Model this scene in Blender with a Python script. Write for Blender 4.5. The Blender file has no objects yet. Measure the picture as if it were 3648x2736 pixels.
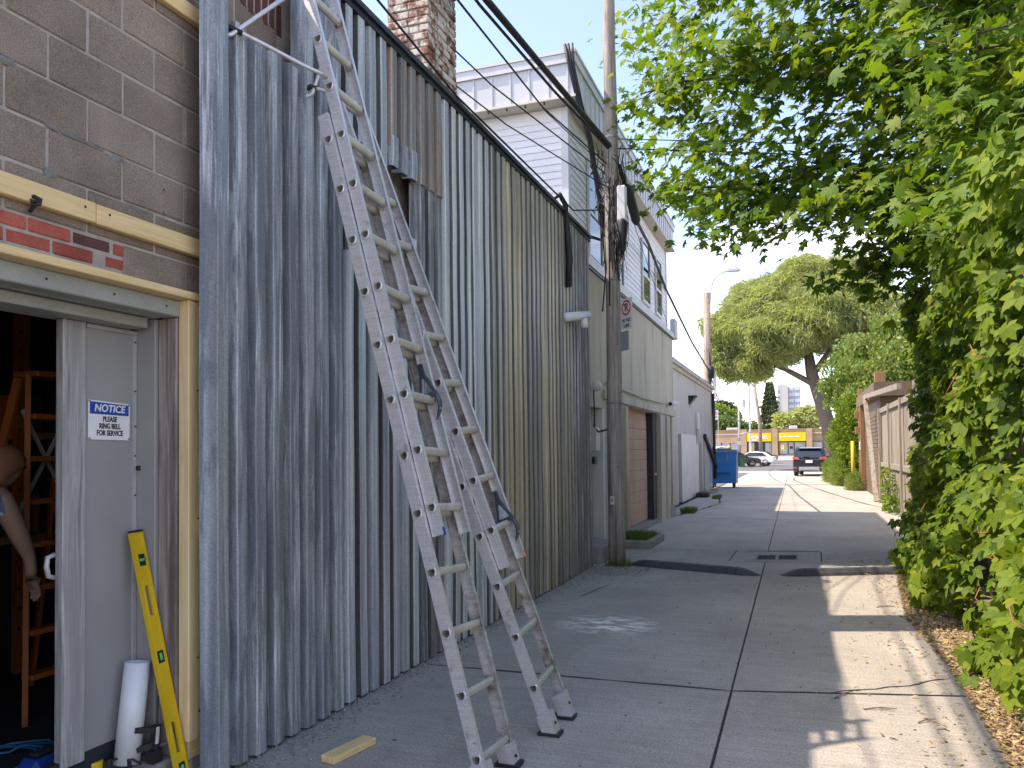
import bpy, bmesh, math, random
import numpy as np
from mathutils import Vector, Matrix, Euler

# ------------------------------------------------------------------ camera, sky, sun, exposure
sc = bpy.context.scene
col = sc.collection
R = math.radians
cam_d = bpy.data.cameras.new('camera'); cam = bpy.data.objects.new('camera', cam_d); col.objects.link(cam)
cam_d.sensor_width = 36.0; cam_d.lens = 28.06; cam_d.shift_y = 0.0444
cam_d.clip_start = 0.05; cam_d.clip_end = 2000
CAM_H = 1.62
_th, _p, _r = R(19.817), R(1.6), -0.011
_f = Vector((-math.sin(_th)*math.cos(_p), math.cos(_th)*math.cos(_p), math.sin(_p)))
_ri = Vector((math.cos(_th), math.sin(_th), 0)); _up = _ri.cross(_f)
_r2 = math.cos(_r)*_ri + math.sin(_r)*_up; _u2 = -math.sin(_r)*_ri + math.cos(_r)*_up
mw = Matrix((( _r2.x, _u2.x, -_f.x, 0), (_r2.y, _u2.y, -_f.y, 0), (_r2.z, _u2.z, -_f.z, CAM_H), (0, 0, 0, 1)))
cam.matrix_world = mw
sc.camera = cam
SUN_EL = 56.4; SUN_H = Vector((0.952, 0.306, 0)).normalized()        # horizontal direction the light travels
wld = bpy.data.worlds.new('World'); sc.world = wld; wld.use_nodes = True
nt = wld.node_tree; nt.nodes.clear()
def wn(t): return nt.nodes.new(t)
sky = wn('ShaderNodeTexSky'); sky.sky_type = 'NISHITA'; sky.sun_disc = False
sky.sun_elevation = R(SUN_EL); sky.sun_rotation = math.atan2(-SUN_H.x, -SUN_H.y)
sky.air_density = 1.0; sky.dust_density = 1.0; sky.ozone_density = 2.5
tc = wn('ShaderNodeTexCoord'); sep = wn('ShaderNodeSeparateXYZ'); nt.links.new(tc.outputs['Generated'], sep.inputs[0])
mp = wn('ShaderNodeMapping'); mp.inputs['Scale'].default_value = (1.0, 1.0, 2.6); nt.links.new(tc.outputs['Generated'], mp.inputs[0])
nz = wn('ShaderNodeTexNoise'); nz.inputs['Scale'].default_value = 2.6; nz.inputs['Detail'].default_value = 9; nz.inputs['Roughness'].default_value = 0.58
nt.links.new(mp.outputs[0], nz.inputs['Vector'])
mr = wn('ShaderNodeMapRange'); mr.inputs['From Min'].default_value = 0.0; mr.inputs['From Max'].default_value = 0.42
mr.inputs['To Min'].default_value = 0.24; mr.inputs['To Max'].default_value = -0.20; nt.links.new(sep.outputs['Z'], mr.inputs['Value'])
ad = wn('ShaderNodeMath'); ad.operation = 'ADD'; nt.links.new(nz.outputs['Fac'], ad.inputs[0]); nt.links.new(mr.outputs[0], ad.inputs[1])
cr = wn('ShaderNodeValToRGB'); cr.color_ramp.elements[0].position = 0.52; cr.color_ramp.elements[1].position = 0.72
nt.links.new(ad.outputs[0], cr.inputs[0])
mx = wn('ShaderNodeMixRGB'); mx.inputs['Color2'].default_value = (7.2, 7.3, 7.5, 1)
nt.links.new(cr.outputs[0], mx.inputs['Fac']); nt.links.new(sky.outputs[0], mx.inputs['Color1'])
bg = wn('ShaderNodeBackground'); bg.inputs['Strength'].default_value = 0.15
nt.links.new(mx.outputs[0], bg.inputs['Color'])
wo = wn('ShaderNodeOutputWorld'); nt.links.new(bg.outputs[0], wo.inputs['Surface'])
sun_d = bpy.data.lights.new('sun', 'SUN'); sun_d.energy = 2.5; sun_d.angle = R(0.55); sun_d.color = (1.0, 0.94, 0.84)
sun = bpy.data.objects.new('sun', sun_d); col.objects.link(sun)
_d = Vector((SUN_H.x*math.cos(R(SUN_EL)), SUN_H.y*math.cos(R(SUN_EL)), -math.sin(R(SUN_EL))))
sun.rotation_euler = _d.to_track_quat('-Z', 'Y').to_euler(); sun.location = (-20, -8, 30)
sc.view_settings.view_transform = 'Standard'; sc.view_settings.look = 'None'
sc.view_settings.exposure = 1.55; sc.view_settings.gamma = 1.0; sc.view_settings.use_curve_mapping = False
sc.view_settings.use_white_balance = True; sc.view_settings.white_balance_temperature = 7350; sc.view_settings.white_balance_tint = 20
sc.cycles.max_bounces = 8; sc.cycles.diffuse_bounces = 4; sc.cycles.transparent_max_bounces = 8
sc.cycles.use_denoising = True

# ------------------------------------------------------------------ helpers
random.seed(7); rng = np.random.default_rng(7)
OFF = {}
class MB:
    def __init__(s): s.v = []; s.f = []
    def add(s, vs, fs):
        b = len(s.v); s.v += [tuple(v) for v in vs]; s.f += [tuple(b+i for i in f) for f in fs]; return s
    def box(s, x0, x1, y0, y1, z0, z1):
        return s.add([(x0,y0,z0),(x1,y0,z0),(x1,y1,z0),(x0,y1,z0),(x0,y0,z1),(x1,y0,z1),(x1,y1,z1),(x0,y1,z1)],
                     [(0,3,2,1),(4,5,6,7),(0,1,5,4),(1,2,6,5),(2,3,7,6),(3,0,4,7)])
    def bbox(s, x0, x1, y0, y1, z0, z1, b=0.004):           # box with chamfered edges
        vs = []; ids = {}
        for i, (X, sx) in enumerate(((x0,1),(x1,-1))):
            for j, (Y, sy) in enumerate(((y0,1),(y1,-1))):
                for k, (Z, sz) in enumerate(((z0,1),(z1,-1))):
                    for a in range(3):
                        ids[i,j,k,a] = len(vs)
                        vs.append((X + (sx*b if a != 0 else 0), Y + (sy*b if a != 1 else 0), Z + (sz*b if a != 2 else 0)))
        fs = []
        g = lambda i,j,k,a: ids[i,j,k,a]
        fs += [(g(0,0,0,0),g(0,0,1,0),g(0,1,1,0),g(0,1,0,0)), (g(1,0,0,0),g(1,1,0,0),g(1,1,1,0),g(1,0,1,0)),
               (g(0,0,0,1),g(1,0,0,1),g(1,0,1,1),g(0,0,1,1)), (g(0,1,0,1),g(0,1,1,1),g(1,1,1,1),g(1,1,0,1)),
               (g(0,0,0,2),g(0,1,0,2),g(1,1,0,2),g(1,0,0,2)), (g(0,0,1,2),g(1,0,1,2),g(1,1,1,2),g(0,1,1,2))]
        for k in (0,1):
            for j in (0,1): fs.append((g(0,j,k,1),g(1,j,k,1),g(1,j,k,2),g(0,j,k,2)))
            for i in (0,1): fs.append((g(i,0,k,0),g(i,1,k,0),g(i,1,k,2),g(i,0,k,2)))
        for i in (0,1):
            for j in (0,1): fs.append((g(i,j,0,0),g(i,j,1,0),g(i,j,1,1),g(i,j,0,1)))
        for i in (0,1):
            for j in (0,1):
                for k in (0,1): fs.append((g(i,j,k,0),g(i,j,k,1),g(i,j,k,2)))
        return s.add(vs, fs)
    def obox(s, c, ax, ay, az, hx, hy, hz):                   # oriented box, half sizes
        c = Vector(c); ax = Vector(ax)*hx; ay = Vector(ay)*hy; az = Vector(az)*hz
        vs = [c + i*ax + j*ay + k*az for k in (-1,1) for (i,j) in ((-1,-1),(1,-1),(1,1),(-1,1))]
        return s.add(vs, [(0,3,2,1),(4,5,6,7),(0,1,5,4),(1,2,6,5),(2,3,7,6),(3,0,4,7)])
    def beam(s, p0, p1, w, h, up=(0,0,1)):
        p0, p1 = Vector(p0), Vector(p1); d = (p1-p0); L = d.length; d.normalize()
        side = d.cross(Vector(up)); 
        if side.length < 1e-5: side = d.cross(Vector((1,0,0)))
        side.normalize(); u = side.cross(d)
        return s.obox((p0+p1)/2, d, side, u, L/2, w/2, h/2)
    def tube(s, pts, r, n=8, caps=True):
        pts = [Vector(p) for p in pts]; m = len(pts)
        rs = r if isinstance(r, (list, tuple)) else [r]*m
        b = len(s.v); prev = None
        for i, p in enumerate(pts):
            d = (pts[min(i+1,m-1)] - pts[max(i-1,0)]).normalized()
            if prev is None:
                a = d.orthogonal().normalized()
            else:
                a = (prev - d*prev.dot(d))
                a = a.normalized() if a.length > 1e-6 else d.orthogonal().normalized()
            prev = a; c = d.cross(a)
            for k in range(n):
                t = 2*math.pi*k/n; s.v.append(tuple(p + (a*math.cos(t)+c*math.sin(t))*rs[i]))
        for i in range(m-1):
            for k in range(n):
                k2 = (k+1) % n
                s.f.append((b+i*n+k, b+i*n+k2, b+(i+1)*n+k2, b+(i+1)*n+k))
        if caps:
            s.f.append(tuple(b+k for k in range(n))[::-1]); s.f.append(tuple(b+(m-1)*n+k for k in range(n)))
        return s
    def cyl(s, p0, p1, r0, r1=None, n=14, caps=True): return s.tube([p0, p1], [r0, r0 if r1 is None else r1], n, caps)
    def lathe(s, prof, c, n=16, axis=2):                      # prof: (r, h)
        b = len(s.v)
        for (r, h) in prof:
            for k in range(n):
                t = 2*math.pi*k/n; q = [r*math.cos(t), r*math.sin(t)]
                p = [0,0,0]; o = [i for i in range(3) if i != axis]
                p[o[0]] = q[0]; p[o[1]] = q[1]; p[axis] = h
                s.v.append((c[0]+p[0], c[1]+p[1], c[2]+p[2]))
        for i in range(len(prof)-1):
            for k in range(n):
                k2 = (k+1) % n; s.f.append((b+i*n+k, b+i*n+k2, b+(i+1)*n+k2, b+(i+1)*n+k))
        return s
    def prism(s, poly, p, ex):                                # poly: 3D points, extruded by ex
        n = len(poly); ex = Vector(ex); a = [Vector(q) + Vector(p) for q in poly]; b_ = [q + ex for q in a]
        return s.add(a + b_, [tuple(range(n))[::-1], tuple(range(n, 2*n))] + [(i, (i+1) % n, n+(i+1) % n, n+i) for i in range(n)])
    def quad(s, *ps): return s.add(ps, [tuple(range(len(ps)))])
    def mesh(s, name, off=(0,0,0), smooth=False):
        me = bpy.data.meshes.new(name)
        me.from_pydata([(x-off[0], y-off[1], z-off[2]) for x, y, z in s.v], [], s.f)
        bm = bmesh.new(); bm.from_mesh(me); bmesh.ops.recalc_face_normals(bm, faces=bm.faces); bm.to_mesh(me); bm.free()
        if smooth:
            me.polygons.foreach_set('use_smooth', [True]*len(me.polygons))
        return me
    def build(s, name, mat, parent=None, origin=None, smooth=False, label=None):
        off = OFF.get(parent.name, (0,0,0)) if parent else (origin or (0,0,0))
        me = s.mesh(name, off, smooth); me.materials.append(mat)
        o = bpy.data.objects.new(name, me); col.objects.link(o)
        if parent: o.parent = parent; OFF[o.name] = off
        else: o.location = off; OFF[o.name] = off
        if label: o['label'] = label
        return o
def thing(name, label, cat, loc=(0,0,0), group=None, rotz=None, M=None):
    o = bpy.data.objects.new(name, None); col.objects.link(o); o.empty_display_size = 0.2
    o.location = loc; OFF[o.name] = tuple(loc)
    if rotz is not None: o.rotation_euler = (0,0,rotz); OFF[o.name] = (0,0,0)      # parts are then in local axes
    o['label'] = label; o['category'] = cat
    if group: o['group'] = group
    return o
def tag(o, label, cat, group=None):
    o['label'] = label; o['category'] = cat
    if group: o['group'] = group
    return o
def kind(o, k): o['kind'] = k; return o
def piece(name, me, parent, loc=(0,0,0), rot=None, scale=None):                   # alike pieces share mesh data
    o = bpy.data.objects.new(name, me); col.objects.link(o); o.parent = parent
    f = OFF.get(parent.name, (0,0,0)); o.location = (loc[0]-f[0], loc[1]-f[1], loc[2]-f[2]); OFF[o.name] = f
    if rot is not None: o.rotation_euler = rot
    if scale is not None: o.scale = scale
    return o
def copy_tree(o, parent=None):
    c = o.copy(); col.objects.link(c); c.parent = parent; OFF[c.name] = OFF.get(o.name, (0,0,0))
    for ch in list(o.children): copy_tree(ch, c)
    return c
def npmesh(name, V, F, mat, smooth=False):                                         # fast mesh, all faces of one size
    me = bpy.data.meshes.new(name); V = np.asarray(V, np.float32); F = np.asarray(F, np.int32); k = F.shape[1]
    me.vertices.add(len(V)); me.vertices.foreach_set('co', V.ravel())
    me.loops.add(F.size); me.loops.foreach_set('vertex_index', F.ravel())
    me.polygons.add(len(F)); me.polygons.foreach_set('loop_start', np.arange(len(F), dtype=np.int32)*k)
    me.polygons.foreach_set('loop_total', np.full(len(F), k, np.int32))
    if smooth: me.polygons.foreach_set('use_smooth', np.ones(len(F), bool))
    me.update(calc_edges=True); me.validate(); me.materials.append(mat); return me
def scatter(TV, TF, P, RM, S):
    TV = np.asarray(TV, float); TF = np.asarray(TF, int); N = len(P); n = len(TV)
    V = np.einsum('nij,vj->nvi', RM, TV)*np.asarray(S)[:,None,None] + P[:,None,:]
    F = TF[None] + (np.arange(N)*n)[:,None,None]
    return V.reshape(-1,3), F.reshape(-1, TF.shape[1])
def frames(nrm, tip):                                                              # rows -> rotation with z=nrm, y~tip
    z = nrm/np.linalg.norm(nrm, axis=1, keepdims=True)
    x = np.cross(tip, z); l = np.linalg.norm(x, axis=1, keepdims=True); l[l < 1e-6] = 1; x = x/l
    y = np.cross(z, x); return np.stack([x, y, z], axis=2)
def mobj(name, me, parent=None, kind_=None, loc=(0,0,0)):
    o = bpy.data.objects.new(name, me); col.objects.link(o); o.location = loc
    if parent: o.parent = parent; f = OFF.get(parent.name, (0,0,0)); o.location = (-f[0]+loc[0], -f[1]+loc[1], -f[2]+loc[2])
    if kind_: o['kind'] = kind_
    return o
def text(name, s, size, mat, parent, loc, X, Y, bold=0.0, shear=0.0, sx=1.0, depth=0.0008, spacing=1.0):
    cu = bpy.data.curves.new(name, 'FONT'); cu.body = s; cu.size = size; cu.align_x = 'CENTER'; cu.align_y = 'CENTER'
    cu.offset = bold; cu.shear = shear; cu.extrude = depth; cu.space_character = spacing; cu.resolution_u = 3
    t = bpy.data.objects.new(name+'_tmp', cu); col.objects.link(t)
    dg = bpy.context.evaluated_depsgraph_get(); me = bpy.data.meshes.new_from_object(t.evaluated_get(dg))
    bpy.data.objects.remove(t)
    X = Vector(X).normalized(); Y = Vector(Y).normalized(); Z = X.cross(Y)
    f = Vector(OFF.get(parent.name, (0,0,0)))
    A = Matrix((( X.x*sx, Y.x, Z.x, loc[0]-f.x), (X.y*sx, Y.y, Z.y, loc[1]-f.y), (X.z*sx, Y.z, Z.z, loc[2]-f.z), (0,0,0,1)))
    me.transform(A); me.materials.clear(); me.materials.append(mat); me.name = name
    o = bpy.data.objects.new(name, me); col.objects.link(o); o.parent = parent; return o

# ------------------------------------------------------------------ materials
def new_mat(name):
    m = bpy.data.materials.new(name); m.use_nodes = True
    return m, m.node_tree, m.node_tree.nodes['Principled BSDF']
def pos_vec(t, stretch=(1,1,1), local=False):
    if local: g = t.nodes.new('ShaderNodeTexCoord'); out = g.outputs['Object']
    else: g = t.nodes.new('ShaderNodeNewGeometry'); out = g.outputs['Position']
    m = t.nodes.new('ShaderNodeMapping'); m.inputs['Scale'].default_value = stretch; t.links.new(out, m.inputs[0]); return m.outputs[0]
def noise(t, vec, scale, detail=6, rough=0.55, dist=0.0):
    n = t.nodes.new('ShaderNodeTexNoise'); n.inputs['Scale'].default_value = scale; n.inputs['Detail'].default_value = detail
    n.inputs['Roughness'].default_value = rough; n.inputs['Distortion'].default_value = dist; t.links.new(vec, n.inputs['Vector']); return n.outputs['Fac']
def ramp(t, fac, stops):
    r = t.nodes.new('ShaderNodeValToRGB'); e = r.color_ramp.elements
    while len(e) < len(stops): e.new(0.5)
    for i, (p, c) in enumerate(stops):
        e[i].position = p; e[i].color = (*c, 1) if len(c) == 3 else c
    t.links.new(fac, r.inputs[0]); return r.outputs[0]
def mixc(t, fac, a, b, mode='MIX'):
    m = t.nodes.new('ShaderNodeMixRGB'); m.blend_type = mode
    for s_, v in (('Fac', fac), ('Color1', a), ('Color2', b)):
        if isinstance(v, (int, float)): m.inputs[s_].default_value = v if s_ == 'Fac' else (v, v, v, 1)
        elif isinstance(v, tuple): m.inputs[s_].default_value = (*v, 1) if len(v) == 3 else v
        else: t.links.new(v, m.inputs[s_])
    return m.outputs[0]
def bw(t, fac, lo, hi): return ramp(t, fac, [(lo, (0,0,0)), (hi, (1,1,1))])
def bump(t, b, h, strength=0.3, dist=0.01):
    n = t.nodes.new('ShaderNodeBump'); n.inputs['Strength'].default_value = strength; n.inputs['Distance'].default_value = dist
    t.links.new(h, n.inputs['Height']); t.links.new(n.outputs[0], b.inputs['Normal'])
def rnd(t, island=False):
    if island: return t.nodes.new('ShaderNodeNewGeometry').outputs['Random Per Island']
    return t.nodes.new('ShaderNodeObjectInfo').outputs['Random']
def pm(name, c1, c2, scale=4, stretch=(1,1,1), rough=0.8, metal=0.0, bmp=0.25, bscale=40, bdist=0.004, rand=0.0, speck=0.0, sscale=120,
       spots=None, local=False, spec=0.4, detail=7, dist=0.0, lo=0.3, hi=0.7):
    """mottled procedural surface: c1..c2 by stretched noise, optional fine speckle, optional spots=(colour, scale, lo, hi)"""
    m, t, b = new_mat(name); v = pos_vec(t, stretch, local); v1 = pos_vec(t, (1,1,1), local)
    c = ramp(t, noise(t, v, scale, detail, 0.6, dist), [(lo, c1), (hi, c2)])
    if rand:
        mm = t.nodes.new('ShaderNodeMapRange'); mm.inputs['To Min'].default_value = 1-rand; mm.inputs['To Max'].default_value = 1+rand
        t.links.new(rnd(t), mm.inputs['Value']); h = t.nodes.new('ShaderNodeHueSaturation'); t.links.new(mm.outputs[0], h.inputs['Value']); t.links.new(c, h.inputs['Color']); c = h.outputs[0]
    if speck:
        f = noise(t, v1, sscale, 2, 0.7); c = mixc(t, speck, c, ramp(t, f, [(0.3, (0.05,0.05,0.05)), (0.7, (1,1,1))]), 'OVERLAY')
    if spots:
        f = bw(t, noise(t, pos_vec(t, spots[4] if len(spots) > 4 else (1,1,1), local), spots[1], 6, 0.65), spots[2], spots[3]); c = mixc(t, f, c, spots[0])
    t.links.new(c, b.inputs['Base Color']); b.inputs['Roughness'].default_value = rough; b.inputs['Metallic'].default_value = metal
    b.inputs['Specular IOR Level'].default_value = spec
    if bmp: bump(t, b, noise(t, v if stretch != (1,1,1) else v1, bscale, 5, 0.6), bmp, bdist)
    return m
MAT = {}
MAT['black'] = pm('black_rubber', (0.012,0.012,0.013), (0.03,0.03,0.032), 8, rough=0.6, bmp=0.1)
MAT['cable'] = pm('cable_black', (0.012,0.012,0.014), (0.03,0.03,0.032), 8, rough=0.55, bmp=0)
MAT['block'] = pm('concrete_block', (0.19,0.148,0.112), (0.285,0.228,0.175), 3.5, rough=0.95, bmp=0.9, bscale=170, bdist=0.004, rand=0.10, speck=0.5, sscale=210,
                  spots=((0.40,0.365,0.32), 160, 0.66, 0.72))
MAT['mortar'] = pm('mortar', (0.30,0.26,0.22), (0.48,0.43,0.38), 9, rough=0.95, bmp=0.8, bscale=120, bdist=0.006)
MAT['mortar_grey'] = pm('mortar_smear', (0.16,0.16,0.15), (0.25,0.25,0.24), 14, rough=0.95, bmp=0.9, bscale=60, bdist=0.01)
MAT['brick'] = pm('red_brick', (0.30,0.062,0.045), (0.44,0.11,0.075), 9, rough=0.9, bmp=0.6, bscale=60, bdist=0.004, rand=0.22, speck=0.2, spots=((0.20,0.16,0.13), 12, 0.62, 0.72))
MAT['brick_dark'] = pm('dark_brick', (0.085,0.035,0.03), (0.13,0.055,0.045), 9, rough=0.9, bmp=0.6, bscale=60)
MAT['chim_brick'] = pm('weathered_brick', (0.17,0.075,0.05), (0.30,0.15,0.10), 7, rough=0.95, bmp=1.0, bscale=45, bdist=0.012, rand=0.3, speck=0.4, sscale=70,
                       spots=((0.62,0.56,0.48), 7.5, 0.44, 0.54))
MAT['chim_mortar'] = pm('old_mortar', (0.22,0.19,0.16), (0.36,0.32,0.28), 10, rough=0.95, bmp=0.8, bscale=60, bdist=0.008)
def lumber(name, c1, c2, axis, dark=None, rand=0.05):
    st = [14, 14, 14]; st[axis] = 0.8
    m, t, b = new_mat(name); v = pos_vec(t, tuple(st)); v1 = pos_vec(t, (1,1,1))
    w = noise(t, v, 2.2, 5, 0.6, 1.2); c = ramp(t, w, [(0.32, c1), (0.68, c2)])
    kn = bw(t, noise(t, v1, 9, 2, 0.4), 0.735, 0.76); c = mixc(t, kn, c, tuple(x*0.32 for x in c1))
    if dark: c = mixc(t, bw(t, noise(t, pos_vec(t, tuple(x*0.35 for x in st)), 2.0, 6, 0.65), 0.5, 0.64), c, dark)
    t.links.new(c, b.inputs['Base Color']); b.inputs['Roughness'].default_value = 0.72; bump(t, b, w, 0.25, 0.003); return m
MAT['pine_y'] = lumber('new_pine', (0.66,0.46,0.20), (0.80,0.60,0.31), 1)
MAT['pine_z'] = lumber('new_pine_upright', (0.64,0.46,0.22), (0.80,0.61,0.34), 2)
MAT['old_wood_z'] = lumber('weathered_timber', (0.20,0.155,0.135), (0.40,0.335,0.30), 2, (0.12,0.088,0.075))
MAT['grey_wood_z'] = lumber('silvered_timber', (0.20,0.195,0.19), (0.48,0.47,0.455), 2, (0.28,0.27,0.26))
MAT['pole_wood'] = lumber('pole_timber', (0.19,0.16,0.135), (0.42,0.365,0.315), 2, (0.12,0.10,0.087))
MAT['far_pole_wood'] = lumber('far_pole_timber', (0.22,0.165,0.125), (0.40,0.315,0.245), 2, (0.15,0.11,0.085))
MAT['fence_wood'] = lumber('fence_timber', (0.23,0.20,0.15), (0.40,0.355,0.275), 2, (0.17,0.145,0.10))
MAT['brown_wood'] = lumber('brown_timber', (0.20,0.105,0.045), (0.32,0.18,0.08), 2)
def galv(name, base, lite, dark, yel=None, yamt=0.5, lo=0.60, pt=0.2):
    m, t, b = new_mat(name); v = pos_vec(t, (6.5, 6.5, 0.42)); vf = pos_vec(t, (34, 34, 1.3)); v1 = pos_vec(t, (1,1,1))
    c = ramp(t, noise(t, v, 1.1, 6, 0.6), [(0.34, dark), (0.52, base), (0.72, lite)])
    if yel: c = mixc(t, mixc(t, 1.0, bw(t, noise(t, pos_vec(t, (7,7,0.22)), 1.3, 4, 0.5), 0.5-0.2*yamt, 0.66-0.1*yamt), yamt*1.0, 'MULTIPLY'), c, yel)
    c = mixc(t, 0.42, c, ramp(t, noise(t, pos_vec(t, (5,23,0.12)), 1.0, 2, 0.5), [(0.36, (0.12,0.12,0.125)), (0.64, (0.86,0.86,0.855))]), 'OVERLAY')   # each fold has its own tone
    pat = bw(t, noise(t, pos_vec(t, (6,14,1.1)), 1.0, 7, 0.62, 0.6), 0.49, 0.53); c = mixc(t, mixc(t, 1.0, pat, pt, 'MULTIPLY'), c, dark)
    ox = bw(t, noise(t, vf, 1.0, 7, 0.7), lo, lo+0.09)
    ox2 = mixc(t, 1.0, ox, bw(t, noise(t, pos_vec(t, (3,3,0.9)), 1.0, 4, 0.5), 0.46, 0.58), 'MULTIPLY')
    c = mixc(t, ox2, c, (0.55, 0.58, 0.61))
    c = mixc(t, 0.22, c, ramp(t, noise(t, v1, 90, 3, 0.7), [(0.35, (0.1,0.1,0.1)), (0.65, (0.9,0.9,0.9))]), 'OVERLAY')
    mm = t.nodes.new('ShaderNodeMapRange'); mm.inputs['To Min'].default_value = 0.9; mm.inputs['To Max'].default_value = 1.1
    t.links.new(rnd(t), mm.inputs['Value']); h = t.nodes.new('ShaderNodeHueSaturation'); t.links.new(mm.outputs[0], h.inputs['Value']); t.links.new(c, h.inputs['Color']); c = h.outputs[0]
    t.links.new(c, b.inputs['Base Color']); b.inputs['Metallic'].default_value = 0.15; b.inputs['Roughness'].default_value = 0.46
    bump(t, b, noise(t, vf, 1.0, 5, 0.6), 0.08, 0.003); return m
MAT['galv_blue'] = galv('galvanised_blue', (0.267,0.299,0.331), (0.459,0.501,0.534), (0.145,0.167,0.193), (0.321,0.288,0.203), 0.25, 0.52, 0.72)
MAT['galv_grey'] = galv('galvanised_grey', (0.438,0.470,0.495), (0.598,0.620,0.620), (0.267,0.293,0.316), None, 0.5, 0.62)
MAT['galv_light'] = galv('galvanised_pale', (0.481,0.523,0.544), (0.620,0.620,0.620), (0.321,0.348,0.364), (0.620,0.620,0.406), 0.35, 0.62)
MAT['galv_olive'] = galv('galvanised_olive', (0.263,0.267,0.235), (0.414,0.403,0.336), (0.118,0.121,0.112), (0.515,0.426,0.235), 0.55, 0.64)
MAT['galv_yellow'] = galv('galvanised_yellowed', (0.336,0.319,0.241), (0.493,0.454,0.319), (0.146,0.143,0.121), (0.582,0.470,0.246), 0.7, 0.66)
MAT['galv_dark'] = galv('galvanised_dark', (0.213,0.231,0.239), (0.416,0.427,0.427), (0.107,0.113,0.120), (0.321,0.273,0.213), 0.35, 0.52, 0.72)
MAT['galv_brown'] = galv('galvanised_browned', (0.267,0.256,0.239), (0.427,0.406,0.373), (0.150,0.145,0.142), (0.427,0.267,0.128), 0.45, 0.64, 0.5)
MAT['trim_dark'] = pm('dark_flashing', (0.022,0.025,0.033), (0.045,0.05,0.062), 6, rough=0.5, metal=0.3, bmp=0.1)
MAT['alu'] = pm('aluminium', (0.54,0.53,0.53), (0.70,0.69,0.69), 3, (3,3,30), rough=0.38, metal=0.5, bmp=0.12, bscale=30, spots=((0.22,0.19,0.16), 7, 0.60, 0.74), speck=0.18)
MAT['alu_dirty'] = pm('aluminium_stained', (0.33,0.305,0.285), (0.58,0.56,0.545), 5, (3,3,8), rough=0.5, metal=0.3, bmp=0.15, spots=((0.15,0.105,0.065), 6, 0.52, 0.68))
MAT['rung'] = pm('ladder_rung', (0.42,0.40,0.345), (0.58,0.56,0.49), 12, rough=0.45, metal=0.3, bmp=0.1, bscale=80)
MAT['steel'] = pm('steel', (0.30,0.30,0.31), (0.42,0.42,0.43), 10, rough=0.35, metal=0.8, bmp=0.05)
MAT['pawl'] = pm('cast_lock', (0.045,0.055,0.07), (0.09,0.105,0.125), 14, rough=0.5, metal=0.4, bmp=0.2)
MAT['grey_paint'] = pm('grey_green_paint', (0.27,0.285,0.25), (0.35,0.365,0.32), 3, rough=0.7, bmp=0.15, bscale=25, speck=0.1)
MAT['door_grey'] = pm('grey_door_paint', (0.265,0.265,0.255), (0.325,0.325,0.31), 2, rough=0.6, bmp=0.08, bscale=14)
MAT['white_sign'] = pm('sign_white', (0.72,0.72,0.72), (0.80,0.80,0.80), 6, rough=0.4, bmp=0.0)
MAT['sign_blue'] = pm('sign_blue', (0.012,0.06,0.30), (0.016,0.075,0.36), 6, rough=0.4, bmp=0.0)
MAT['ink'] = pm('sign_black', (0.012,0.012,0.014), (0.02,0.02,0.022), 6, rough=0.5, bmp=0.0)
MAT['sign_red'] = pm('sign_red', (0.55,0.018,0.02), (0.62,0.03,0.03), 6, rough=0.4, bmp=0.0)
MAT['sign_back'] = pm('sign_back', (0.36,0.41,0.39), (0.44,0.49,0.47), 6, rough=0.45, metal=0.3, bmp=0.05)
MAT['pvc'] = pm('white_pvc', (0.64,0.65,0.66), (0.74,0.75,0.76), 4, rough=0.4, bmp=0.03, spots=((0.4,0.4,0.42), 45, 0.70, 0.76))
MAT['yellow'] = pm('yellow_paint', (0.62,0.40,0.012), (0.72,0.48,0.02), 5, rough=0.4, bmp=0.04, spots=((0.35,0.22,0.02), 60, 0.72, 0.78))
MAT['green_vial'] = pm('green_vial', (0.05,0.40,0.09), (0.08,0.5,0.12), 5, rough=0.2, bmp=0)
MAT['stucco'] = pm('beige_stucco', (0.43,0.395,0.30), (0.53,0.49,0.385), 1.3, (1,1,0.35), rough=0.93, bmp=0.35, bscale=90, bdist=0.003, speck=0.15, spots=((0.27,0.255,0.20), 1.8, 0.52, 0.74, (1.6,1.6,0.22)))
MAT['stucco_w'] = pm('offwhite_stucco', (0.42,0.40,0.37), (0.52,0.50,0.46), 1.2, (1,1,0.4), rough=0.93, bmp=0.35, bscale=70, bdist=0.003, spots=((0.30,0.285,0.26), 1.7, 0.52, 0.74, (1.5,1.5,0.25)))
MAT['white_patch'] = pm('white_wash', (0.62,0.61,0.58), (0.74,0.73,0.70), 2, rough=0.9, bmp=0.3, bscale=50)
MAT['vinyl'] = pm('white_vinyl', (0.76,0.76,0.76), (0.82,0.82,0.82), 2, rough=0.5, bmp=0.02, rand=0.03)
MAT['fascia'] = pm('grey_white_metal', (0.52,0.53,0.535), (0.60,0.61,0.615), 2, rough=0.45, metal=0.1, bmp=0.03)
MAT['soffit'] = pm('soffit_cream', (0.60,0.55,0.46), (0.66,0.61,0.52), 3, rough=0.6, bmp=0.02)
MAT['win_frame'] = pm('window_vinyl', (0.62,0.62,0.63), (0.70,0.70,0.71), 3, rough=0.45, bmp=0)
MAT['terracotta'] = pm('terracotta_door', (0.42,0.265,0.175), (0.52,0.345,0.235), 2, (1,1,0.7), rough=0.85, bmp=0.25, bscale=30, spots=((0.46,0.36,0.29), 3.5, 0.56, 0.66, (4.0,4.0,0.5)))
MAT['navy'] = pm('navy_paint', (0.022,0.026,0.040), (0.036,0.041,0.058), 3, rough=0.55, bmp=0.1)
MAT['concrete_step'] = pm('old_concrete', (0.20,0.19,0.17), (0.32,0.305,0.27), 4, rough=0.95, bmp=0.7, bscale=40, bdist=0.008, speck=0.3)
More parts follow.
